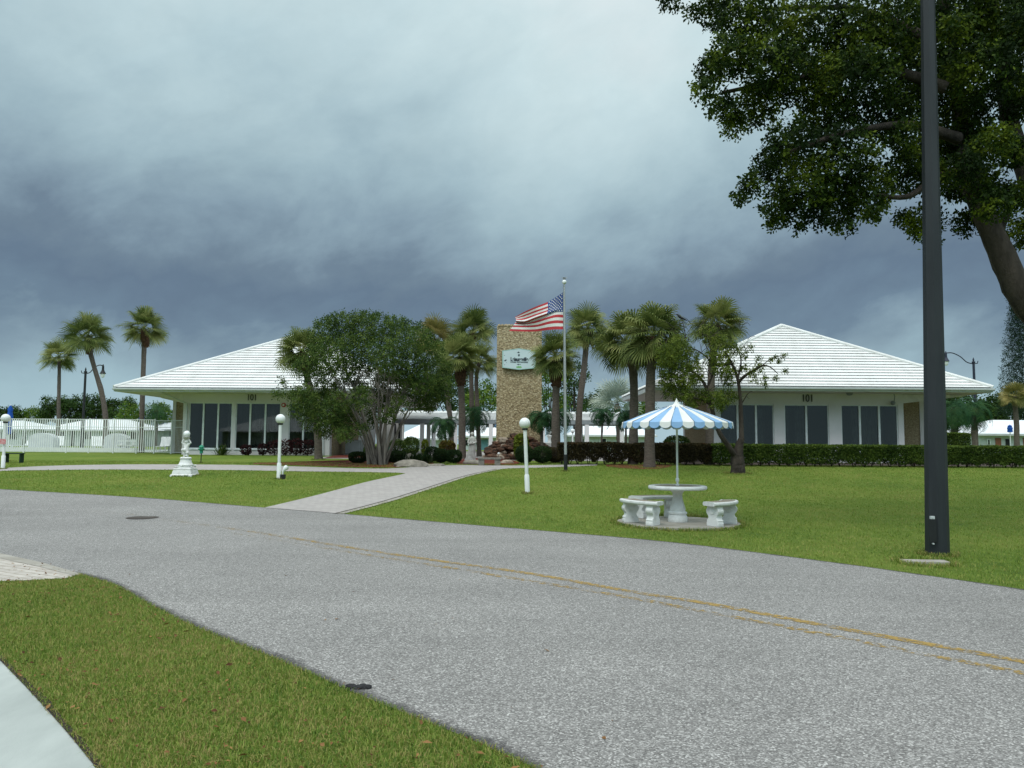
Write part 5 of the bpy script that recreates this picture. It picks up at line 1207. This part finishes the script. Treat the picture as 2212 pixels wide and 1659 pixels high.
# bushy many-stemmed tree in front of the left clubhouse
Yb = 31.6; p = og(815, 1004); Yb = p.y
BU = thing('bushy_tree', 'broad bushy tree with many pale stems in front of the left clubhouse', 'tree', p)
rng = random.Random(5); random.seed(5); bl = []
for x, y, r in ((690,745,26),(705,722,34),(740,715,40),(780,712,40),(820,718,42),(860,722,40),(895,735,40),(925,760,36),(940,800,34),(935,840,36),(918,858,28),(650,845,20),(680,790,45),(720,768,44),(760,762,44),(800,762,44),(840,768,44),(880,785,44),(905,820,38),(865,838,26),(700,850,34),(655,880,30),(670,905,26),(700,895,30),(740,905,26),(730,870,28),(780,860,26),(830,880,26),(866,872,20),(720,900,28),(760,890,26),(700,925,22),(838,895,20),(800,905,22),(905,862,24),(740,930,20),(780,925,16),(680,870,26),(720,690,16),(765,686,14),(795,684,15),(694,702,14),(850,700,16),(705,690,9),(742,680,10),(783,677,9),(812,684,10),(835,690,9),(872,697,12),(905,705,11),(930,722,12),(952,745,10),(965,790,12),(968,830,14),(612,825,10),(628,850,12),(640,790,9),(600,850,12),(960,850,24),(745,935,20),(815,840,20),(930,872,18),(660,858,24)):
    Y = Yb + rng.uniform(-1.6, 1.6); q = at(x, y, Y); s = r / F * Y; bl.append((q, (s, s * 1.2, s)))
k = MB(); 
for _ in range(34):
    x, y = rng.uniform(690, 880), rng.uniform(795, 850); Y = Yb + rng.uniform(-1, 1.2); s = rng.uniform(8, 17) / F * Y; bl.append((at(x, y, Y), (s, s, s * .8)))
leaves(k, bl, 3600, .092, rng, .5, .15); k.build('crown', M['bushleaf'], BU)
k = MB(); Ls = []
for i in range(24):
    a_ = rng.uniform(0, 2 * PI); b0 = p + Vector((rng.uniform(-.38, .38), rng.uniform(-.3, .3), -.05)); x_ = 815 + (b0.x - p.x) * 330 + rng.uniform(-85, 70)
    e = at(x_, rng.uniform(770, 850), Yb + rng.uniform(-1.3, 1.3)); m_ = b0.lerp(e, .5) + Vector((0, 0, .35))
    Ls.append(([b0, b0.lerp(m_, .5) + Vector((0, 0, .15)), m_, e], rng.uniform(.05, .10) if i < 14 else rng.uniform(.025, .05), .018))
    for _ in range(4):
        s_ = m_.lerp(e, rng.uniform(.1, .9)); Ls.append(([s_, s_ + Vector((rng.uniform(-.5, .5), rng.uniform(-.4, .4), rng.uniform(.3, .7))), s_ + Vector((rng.uniform(-.9, .9), rng.uniform(-.6, .6), rng.uniform(.6, 1.3)))], .018, .006))
limbs(k, Ls); k.build('trunk', M['paleb'], BU)
# gnarled sparse tree on the right lawn
p = og(1594, 1023); Yc = p.y; SP = thing('gnarled_tree', 'sparse gnarled tree with split dark trunk on the lawn before the right clubhouse', 'tree', p)
rng = random.Random(9); random.seed(9); G_ = lambda cx, cy, dY=0: at((1700 + cx / 3.072) / 1.302, (840 + cy / 3.072) / 1.302, Yc + dY)
k = MB()
L_ = [([p - Vector((0, 0, .12)), p + Vector((0, 0, .3)), G_(1150, 1350)], .30, .22), ([G_(1150, 1380), G_(1165, 1270), G_(1190, 1200)], .22, .10),
      ([G_(1140, 1370), G_(1075, 1280, -.2), G_(980, 1130, -.3), G_(915, 900, -.2), G_(870, 750, -.1), G_(800, 660, 0), G_(700, 600, .2)], .12, .035),
      ([G_(1185, 1230), G_(1180, 1050, .1), G_(1175, 880, .2), G_(1150, 690, .2), G_(1100, 560, .1), G_(1040, 450, 0)], .10, .035),
      ([G_(1160, 720, .2), G_(1210, 670, 0), G_(1290, 620, -.3), G_(1360, 580, -.4), G_(1430, 590, -.4), G_(1500, 650, -.4)], .07, .012), ([G_(1360, 580, -.4), G_(1440, 520, -.4), G_(1550, 490, -.5)], .02, .008),
      ([G_(1150, 690, .2), G_(1180, 560, .3), G_(1160, 430, .3)], .05, .015), ([G_(1100, 560, .1), G_(960, 570, 0), G_(840, 470, -.2), G_(720, 410, -.2)], .05, .015),
      ([G_(880, 780), G_(940, 600, .3), G_(860, 360, .4)], .05, .012), ([G_(720, 610, .2), G_(700, 330, .1), G_(670, 170, 0)], .03, .008), ([G_(920, 920), G_(800, 860, -.3), G_(700, 880, -.4)], .04, .012), ([G_(700, 640, .2), G_(560, 580, .1), G_(480, 520, 0)], .035, .01), ([G_(1190, 900, .2), G_(1240, 820, 0), G_(1280, 800, -.1)], .025, .008)]
for _ in range(130):
    s_ = G_(rng.uniform(480, 1260), rng.uniform(200, 900), rng.uniform(-.8, .8)); e = Vector((rng.uniform(-.5, .5), rng.uniform(-.4, .4), rng.uniform(-.1, .5))); L_.append(([s_, s_ + e * .5 + Vector((0, 0, .08)), s_ + e], .011, .004))
limbs(k, L_); k.build('trunk', M['bark'], SP)
bl = []
for cx, cy, r in ((560,480,110),(640,430,110),(540,590,90),(640,600,100),(720,520,100),(760,620,80),(520,690,60),(600,720,70),(700,720,70),(800,700,60),(560,800,60),(680,830,80),(780,850,70),(880,840,60),(960,870,70),(1040,850,70),(740,950,60),(1000,600,80),(1080,620,70),(1060,700,60),(940,500,80),(1060,500,60),(1120,420,60),(1000,380,80),(900,300,80),(1200,600,40),(1280,640,40),(1340,600,40),(1330,520,25),(1300,700,30),(1380,680,20),(1500,540,16),(1470,510,14),(1550,490,10),(1120,860,40),(1260,430,25),(1200,480,40),(1000,940,40),(1440,520,12),(1390,740,18),(1480,690,14),(1560,620,12),(560,760,40),(620,350,50)):
    q = G_(cx, cy, rng.uniform(-.7, .7)); s = r / 4.0 / F * Yc; bl.append((q, (s, s * 1.3, s)))
k = MB(); leaves(k, bl, 6500, .08, rng, .5, .1); k.build('crown', M['sparseleaf'], SP)
# ------------------------------------------------------------------ background trees
def bgtree(lab, px, ytop, ybot, w_, Y, seed, leaf='bgleaf', dens=420, size=.26, name='broadleaf_tree', group='background trees', trunk_m='bark', asp=.55):
    rng = random.Random(seed); random.seed(seed); s = Y / F
    b = gx(px, Y); T_ = thing(name, lab, 'tree', b, group); bl = []
    n = 16
    for i in range(n):
        u = rng.uniform(-1, 1); v = rng.random(); x = px + u * w_ * (1 - .35 * v); y = ybot + (ytop - ybot) * (.12 + .76 * v) ; r = w_ * rng.uniform(.26, .46) * s
        bl.append((at(x, y, Y + rng.uniform(-.6, .6) * w_ * s), (r, r, r * .75)))
    k = MB(); leaves(k, bl, dens, size, rng, asp, .3); k.build('crown', M[leaf], T_)
    k = MB(); Ls = [([b - Vector((0, 0, .2)), b.lerp(at(px, (ytop + ybot) / 2, Y), .6), at(px, ytop * .6 + ybot * .4, Y)], .012 * w_ * s + .12, .05)]
    for _ in range(5): c_, r_ = rng.choice(bl); Ls.append(([b.lerp(Vector(at(px, ybot, Y)), .8), b.lerp(Vector(c_), .7), Vector(c_)], .10, .03))
    limbs(k, Ls); k.build('trunk', M[trunk_m], T_); return T_
for a in (('low olive tree at the far left of the tree line behind the pool', 25, 880, 915, 40, 105, 41), ('low shrubby tree right of the closed blue umbrella at far left', 78, 884, 915, 34, 105, 42, 'bgbright'), ('dark rounded tree behind the thin left palm', 132, 858, 915, 42, 102, 43),
          ('tall dense dark tree behind the street lamp and curved palm', 205, 852, 912, 50, 104, 44), ('dense dark tree right of the curved palm trunk', 262, 858, 915, 40, 106, 45), ('brighter green tree left of the straight palm trunk', 288, 866, 916, 34, 98, 46, 'bgbright'),
          ('open branched green tree right of the straight palm trunk', 345, 872, 918, 30, 100, 47, 'bgbright'), ('dark tree seen behind the left clubhouse end post', 400, 868, 918, 34, 108, 48),
          ('dark green tree behind the left walkway beside the bushy tree', 912, 800, 900, 60, 84, 51), ('dark green tree behind the palms left of the tower', 975, 790, 905, 55, 88, 52), ('yellow-green tree directly left of the stone tower', 1045, 815, 905, 46, 82, 53, 'bgbright'),
          ('open twiggy green tree directly right of the stone tower', 1190, 795, 905, 38, 84, 54, 'bgbright'), ('thin dark tree behind the leaning palm right of the flagpole', 1240, 770, 900, 42, 86, 55), ('low green tree left of the silvery fan palm', 1285, 840, 905, 34, 90, 56),
          ('low green tree right of the silvery fan palm', 1385, 850, 912, 34, 92, 57, 'bgbright'), ('dark hedge-like tree behind the right clubhouse end', 2030, 838, 930, 50, 78, 61), ('tall dark tree behind the right street lamp', 2095, 832, 930, 60, 84, 62), ('dark tree behind the yellow-brown palm at far right', 2165, 848, 930, 60, 84, 63),
          ('dark tree at the extreme right edge behind the house', 2240, 838, 930, 60, 86, 64), ('green tree beyond the left clubhouse rear corner', 850, 820, 900, 50, 86, 65)):
    bgtree(*a)
# columnar pine at the far right
rng = random.Random(3); p = gx(2225, 62); PN = thing('columnar_pine', 'dark columnar pine tree at the extreme right edge', 'tree', p)
k = MB(); limbs(k, [([p, p + Vector((0, 0, 6)), p + Vector((0, 0, 13))], .2, .04)]); k.build('trunk', M['bark'], PN)
k = MB()
for i in range(46):
    z = 3.0 + 11 * i / 46; R_ = 1.9 * (1 - i / 60) + .2
    for j in range(7):
        an = j * 2 * PI / 7 + i * .6; tip = p + Vector((R_ * math.cos(an), R_ * math.sin(an), z + .35)); st_ = p + Vector((0, 0, z)); bl = [(st_.lerp(tip, q), (.22, .22, .12)) for q in (.45, .75, 1.0)]; leaves(k, bl, 1700, .16, rng, .25, 0)
k.build('crown', M['pine'], PN)
# ------------------------------------------------------------------ hedges and shrubs
def hedge(lab, px0, px1, Y, dep, h, leaf, seed, n, size=.055, z_bare=.22, name='hedge'):
    rng = random.Random(seed); x0, x1 = X(px0, Y), X(px1, Y); z = gz(Y)
    H_ = thing(name, lab, 'hedge', ((x0 + x1) / 2, Y, z), 'clipped hedges'); k = MB()
    for _ in range(n):
        q = rng.random(); x = rng.uniform(x0, x1); top = h + .045 * noise.noise(Vector((x * 1.3, 0, seed))) + .02 * noise.noise(Vector((x * 5, 3, seed)))
        low = z_bare * (.5 + .9 * abs(noise.noise(Vector((x * 1.7, 7, seed)))) * 2)
        bul = .06 * noise.noise(Vector((x * 1.1, 9, seed)))
        if q < .42: o = (x, Y + bul + rng.gauss(0, .03), z + low + (top - low) * rng.random())
        elif q < .62: o = (x, Y + dep * rng.random(), z + top + rng.gauss(0, .02))
        elif q < .74: o = (x, Y + dep + rng.gauss(0, .03), z + low + (top - low) * rng.random())
        else: o = (x, Y + dep * rng.random(), z + low * .7 + (top - low * .7) * rng.random())
        o = Vector(o); d = Vector((rng.gauss(0, 1), rng.gauss(0, 1), rng.gauss(.2, .8))).normalized(); e = d.cross(Vector((rng.gauss(0, 1), rng.gauss(0, 1), rng.gauss(0, 1)))).normalized(); L = size * rng.uniform(.7, 1.3)
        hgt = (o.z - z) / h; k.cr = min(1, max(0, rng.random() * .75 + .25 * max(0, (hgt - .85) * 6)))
        k.add([o - d * L * .5, o + e * L * .3, o + d * L * .5, o - e * L * .3], [(0, 1, 2, 3)])
    k.build('foliage', M[leaf], H_)
    k = MB(); x = x0 + .15
    while x < x1 - .1:
        b = Vector((x, Y + dep * rng.uniform(.3, .7), z - .05))
        for _ in range(3): t_ = b + Vector((rng.uniform(-.25, .25), rng.uniform(-.2, .2), h * rng.uniform(.5, .8))); k.tube([b, b.lerp(t_, .5) + Vector((rng.uniform(-.04, .04), 0, 0)), t_], [.018, .014, .008], 5)
        x += rng.uniform(.28, .5)
    k.build('stems', M['bark'], H_); return H_
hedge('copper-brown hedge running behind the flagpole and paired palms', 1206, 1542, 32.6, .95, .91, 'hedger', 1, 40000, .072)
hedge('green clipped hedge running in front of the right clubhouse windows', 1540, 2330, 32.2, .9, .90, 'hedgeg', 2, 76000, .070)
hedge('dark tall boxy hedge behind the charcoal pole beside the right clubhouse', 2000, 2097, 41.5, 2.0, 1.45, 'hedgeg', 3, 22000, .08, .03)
def shrub(lab, px, ytop, Y, w_, leaf, seed, n=2200, size=.05, name='shrub', cat='shrub', group=None, dep=None, spiky=0, asp=.5):
    rng = random.Random(seed); b = gx(px, Y); h = at(px, ytop, Y).z - b.z; r = w_ * Y / F / 2
    S = thing(name, lab, cat, b, group); k = MB(); zc = .5
    if spiky:
        for _ in range(n // 8):
            an = rng.uniform(0, 2 * PI); el = rng.uniform(.1, 1.5); d = Vector((math.cos(an) * math.cos(el), math.sin(an) * math.cos(el), math.sin(el))); s_ = b + Vector((rng.gauss(0, r * .35), rng.gauss(0, r * .3), 0))
            L = rng.uniform(.5, 1) * h; sd = d.cross(Vector((0, 0, 1))).normalized() * size * .5; p1 = s_ + d * L * .6; p2 = s_ + d * L - Vector((0, 0, L * .12)); k.cr = rng.random()
            k.add([s_ - sd * .5, s_ + sd * .5, p1 + sd, p1 - sd, p2], [(0, 1, 2, 3), (3, 2, 4)])
    else:
        for _ in range(n):
            q = Vector((rng.gauss(0, 1), rng.gauss(0, 1), rng.gauss(0, 1))).normalized() * (rng.random() ** .22)
            q.x = math.copysign(abs(q.x) ** .8, q.x); q.z = math.copysign(abs(q.z) ** .75, q.z)
            o = b + Vector((q.x * r, q.y * (dep or r), h * (.52 + .48 * q.z))); d = Vector((rng.gauss(0, 1), rng.gauss(0, 1), rng.gauss(.2, .8))).normalized(); e = d.cross(Vector((rng.gauss(0, 1), rng.gauss(0, 1), rng.gauss(0, 1)))).normalized(); L = size * rng.uniform(.7, 1.3)
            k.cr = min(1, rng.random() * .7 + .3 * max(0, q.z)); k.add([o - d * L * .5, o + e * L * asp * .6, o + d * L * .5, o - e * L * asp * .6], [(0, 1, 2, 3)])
    k.build('foliage', M[leaf], S)
    k = MB()
    for _ in range(5): t_ = b + Vector((rng.uniform(-r * .5, r * .5), rng.uniform(-r * .5, r * .5), h * .7)); k.tube([b - Vector((0, 0, .05)), b.lerp(t_, .5), t_], [.02, .015, .008], 5)
    k.build('stems', M['bark'], S); return S
shrub('clipped round dark shrub furthest left of the three by the path bend', 934, 964, 34.2, 34, 'shrub', 11, 5200, .045, group='clipped dark shrubs')
shrub('clipped round dark shrub in the middle of the three by the path bend', 953, 969, 33.4, 32, 'shrub', 12, 5200, .045, group='clipped dark shrubs')
shrub('clipped round dark shrub nearest the palms of the three by the path bend', 980, 971, 33.2, 38, 'shrub', 13, 6200, .045, group='clipped dark shrubs')
shrub('clipped dark shrub directly left of the leaning globe lamp', 1133, 962, 33.2, 40, 'shrub', 14, 6500, .045, group='clipped dark shrubs')
shrub('clipped dark shrub between the leaning globe lamp and the flagpole', 1172, 963, 33.6, 42, 'shrub', 15, 6500, .045, group='clipped dark shrubs')
shrub('lime green bush growing in the rock mound at the tower foot', 1126, 936, 36.4, 34, 'lime', 16, 2000, .10, group=None)
shrub('red and green croton bush behind the clipped shrubs', 966, 951, 36, 38, 'croton', 17, 1600, .11)
shrub('yellow-green bush beside the first walkway post', 918, 948, 42, 16, 'lime', 18, 900, .09)
shrub('round green bush behind the low dark shrubs left of the walkway post', 888, 943, 42, 36, 'bushleaf', 19, 2600, .08)
shrub('loose green bush at the right foot of the bushy tree', 858, 948, 36, 36, 'bushleaf', 20, 1800, .08)
shrub('dark spreading juniper left of the bushy tree trunk', 774, 975, 32.8, 42, 'shrub', 21, 5000, .05)
shrub('dark spreading juniper behind the green garden light', 856, 973, 33.4, 52, 'shrub', 22, 6000, .05)
shrub('dark grassy clump behind the wide grey boulder', 908, 971, 33.0, 56, 'shrub', 23, 6500, .035, spiky=1, name='ornamental_grass')
shrub('rambling brown and green bush at the foot of the tower palm', 1200, 966, 34.5, 44, 'hedger', 24, 4500, .05)
shrub('leafy green plant behind the clipped shrubs near the air conditioner', 800, 960, 37, 30, 'bushleaf', 25, 1500, .08)
shrub('dark green bush under the umbrella behind the copper hedge', 1462, 940, 36.5, 60, 'bushleaf', 26, 3600, .09)
shrub('small spiky palm-like plant against the left clubhouse wall', 481, 948, 41.2, 30, 'bushleaf', 27, 700, .05, spiky=1, name='spiky_plant')
for i, (px, yt, w_, lb) in enumerate(((532, 960, 24, 'small burgundy plant below the middle clubhouse windows'), (568, 958, 22, 'small burgundy plant left of the white lamp globe post'), (594, 950, 34, 'burgundy plant just left of the white lamp post'), (618, 949, 30, 'burgundy plant just right of the white lamp post'), (640, 946, 30, 'tallest burgundy plant below the right clubhouse windows'), (664, 949, 30, 'burgundy plant beside the leaning palm trunk'))):
    shrub(lb, px, yt, 41.3, w_, 'ti', 31 + i, 300, .12, name='burgundy_plant', cat='plant', group='burgundy plants')
# ------------------------------------------------------------------ grass, leaves
def inside(px_, py_, poly):
    P = np.array(poly); r = np.zeros(len(px_), bool); j = len(P) - 1
    for i in range(len(P)):
        c = ((P[i, 1] > py_) != (P[j, 1] > py_)) & (px_ < (P[j, 0] - P[i, 0]) * (py_ - P[i, 1]) / (P[j, 1] - P[i, 1] + 1e-12) + P[i, 0]); r ^= c; j = i
    return r
def blades(name, lab, xy, h, w_, seed, m, vr=1.0):
    r = np.random.default_rng(seed); n = len(xy); x, y = xy[:, 0], xy[:, 1]; z = gza(y)
    an = r.uniform(0, 2 * np.pi, n); ln = h * r.uniform(.5, 1.25, n); lean = r.uniform(.25, 1.35, n); ld = r.uniform(0, 2 * np.pi, n)
    if np.ndim(w_): ww = w_
    else: ww = np.full(n, w_)
    sx, sy = np.cos(an) * ww / 2, np.sin(an) * ww / 2; tx, ty = np.cos(ld) * lean * ln, np.sin(ld) * lean * ln
    v = np.zeros((n, 5, 3)); v[:, 0] = np.stack([x - sx, y - sy, z - .005], 1); v[:, 1] = np.stack([x + sx, y + sy, z - .005], 1)
    v[:, 2] = np.stack([x + sx * .8 + tx * .4, y + sy * .8 + ty * .4, z + ln * .62], 1); v[:, 3] = np.stack([x - sx * .8 + tx * .4, y - sy * .8 + ty * .4, z + ln * .62], 1); v[:, 4] = np.stack([x + tx, y + ty, z + ln * np.maximum(1 - .45 * lean, .3)], 1)
    me = bpy.data.meshes.new(name); me.vertices.add(n * 5); me.vertices.foreach_set('co', v.reshape(-1))
    b = np.arange(n)[:, None] * 5; li = np.concatenate([b + np.array([0, 1, 2, 3]), b + np.array([3, 2, 4])], 1).reshape(-1)
    me.loops.add(n * 7); me.loops.foreach_set('vertex_index', li.astype(np.int32)); me.polygons.add(n * 2)
    me.polygons.foreach_set('loop_start', (np.arange(n)[:, None] * 7 + np.array([0, 4])).reshape(-1).astype(np.int32)); me.polygons.foreach_set('loop_total', np.tile([4, 3], n).astype(np.int32))
    a = me.attributes.new('rnd', 'FLOAT', 'FACE'); a.data.foreach_set('value', np.repeat(.5 + (r.random(n) - .5) * vr, 2).astype(np.float32))
    me.update(calc_edges=True); me.validate(); me.materials.append(m); o = bpy.data.objects.new(name, me); COL.objects.link(o); return tag(o, lab, 'grass', kind='stuff')
def blademat():
    m, t, b = base('grass_blades')
    a = t.new('ShaderNodeAttribute'); a.attribute_name = 'rnd'; g = t.new('ShaderNodeNewGeometry').outputs['Position']
    n1 = t.noise(g, .6, 4, .6).outputs['Fac']; n2 = t.noise(g, 5, 4, .65).outputs['Fac']
    f = t.math('ADD', t.math('MULTIPLY', a.outputs['Fac'], .40), t.math('ADD', t.math('MULTIPLY', n1, .36), t.math('MULTIPLY', n2, .36)))
    f = t.math('ADD', t.math('MULTIPLY', t.math('SUBTRACT', f, .53), 1.35), .53)
    r = t.ramp([(.28, (.065, .135, .020)), (.43, (.145, .24, .032)), (.57, (.215, .295, .046)), (.71, (.33, .33, .095)), (.87, (.36, .27, .11))], f)
    t.link(r.outputs[0], b.inputs['Base Color']); b.inputs['Roughness'].default_value = .6; b.inputs['Specular IOR Level'].default_value = .25
    tr = t.new('ShaderNodeBsdfTranslucent'); t.link(r.outputs[0], tr.inputs[0]); mx = t.new('ShaderNodeMixShader'); mx.inputs[0].default_value = .3
    t.link(b.outputs[0], mx.inputs[1]); t.link(tr.outputs[0], mx.inputs[2]); t.link(mx.outputs[0], m.node_tree.nodes['Material Output'].inputs[0]); return m
M['blades'] = blademat()
R_ = np.random.default_rng(5)
ROAD = FE + NE[::-1]; APR = [tuple(og(*q)[:2]) for q in [(-300, 1150), (0, 1193), (90, 1213), (180, 1240), (140, 1252), (60, 1256), (-300, 1270)]]; SWP = SW + [(-4, SW[-1][1]), (-6, SW[0][1])]
def scatter(n, x0, x1, y0, y1, pw=1.0):
    x = R_.uniform(x0, x1, n); y = y0 + (y1 - y0) * R_.random(n) ** pw
    k = np.abs(x) < (y * .70 + .6); x, y = x[k], y[k]
    edge = .012
    bad = inside(x, y, ROAD) | inside(x, y, APR) | inside(x, y, SWP) | inside(x, y, PATH) | (((x - PC.x) ** 2 + (y - PC.y) ** 2) < 1.2 ** 2)
    return np.stack([x[~bad], y[~bad]], 1)
near = scatter(620000, -8, 1.2, 3.2, 12.5, 1.3)
near = near[~((near[:, 1] > 9) & (near[:, 0] > -2))]
blades('grass_blades', 'grass of the verge between the sidewalk and the road', near, .043, .0044, 1, M['blades'])
far = scatter(470000, -22, 24, 8.0, 33, 1.5)
far = far[(far[:, 1] > 9.6) | (far[:, 0] > 1.5)]
blades('grass_blades', 'short mown grass of the lawns beyond the road', far, .042, .004 + far[:, 1] * .00045, 2, M['blades'], .45)
# longer tufts left uncut round posts, trunks and slabs
tf = []
for c_, r_, n_ in ((pole.location, .20, 900), (og(1139.5, 1066), .09, 380), (og(602, 1035), .08, 260), (og(6, 1013.5), .08, 260), (fp, .09, 260), (og(1998, 1216), .33, 700), (PC, 1.22, 2600), (og(1594, 1023), .40, 900), (og(400, 1027.5), .36, 900), (og(1403, 1011), .3, 300), (og(1367, 1005), .3, 300), (og(688, 993), .25, 300), (og(1532, 1006), .25, 300), (og(434, 1001), .05, 120)):
    a_ = R_.uniform(0, 2 * np.pi, n_); q_ = r_ * (1 + np.abs(R_.normal(0, .16, n_)) * min(1, .3 / r_)) + np.abs(R_.normal(0, .025, n_)); tf.append(np.stack([c_[0] + np.cos(a_) * q_, c_[1] + np.sin(a_) * q_], 1))
tf = np.concatenate(tf); blades('grass_blades', 'longer grass tufts round posts, trunks and slabs', tf, .085, .008, 3, M['blades'])
q = og(772, 1490); k = MB()
for i in range(7): k.rock((q.x + random.uniform(-.06, .06), q.y + random.uniform(-.04, .04), q.z + .012), random.uniform(.02, .04), random.uniform(.02, .035), .018, i, .5, 2)
tag(k.build('tar_clump', mat('black_tar', (.02, .02, .022), .7)), 'small black clump of broken tar at the near road edge', 'debris')
# fallen leaves
M['deadleaf'] = leafmat('fallen_leaves', (.07, .03, .012), (.16, .075, .03), (.32, .18, .07), 3, .1)
rng = random.Random(12); k = MB(); cnt = 0
while cnt < 1300:
    x, y = rng.uniform(-7, 1.2), rng.uniform(3.3, 10)
    if noise.noise(Vector((x * .9, y * .9, 4))) < rng.uniform(-.35, .35): continue
    q = np.array([x]), np.array([y])
    if inside(*q, ROAD)[0] and rng.random() > .015: continue
    if inside(*q, SWP)[0]: continue
    cnt += 1; s = rng.uniform(.005, .014) if rng.random() < .85 else rng.uniform(.014, .024); a = rng.uniform(0, 6.3); z = rng.uniform(.025, .05) if not inside(*q, ROAD)[0] else .012; k.cr = rng.random()
    u_, v_ = Vector((math.cos(a), math.sin(a), rng.uniform(-.4, .4))) * s, Vector((-math.sin(a), math.cos(a), rng.uniform(-.4, .4))) * s * .6; o = Vector((x, y, z))
    k.add([o - u_ * 1.3, o - v_, o + u_ * 1.3, o + v_ + Vector((0, 0, s * .4))], [(0, 1, 2, 3)])
tag(k.build('fallen_leaves', M['deadleaf']), 'brown fallen leaves scattered over the near grass', 'leaves', kind='stuff')
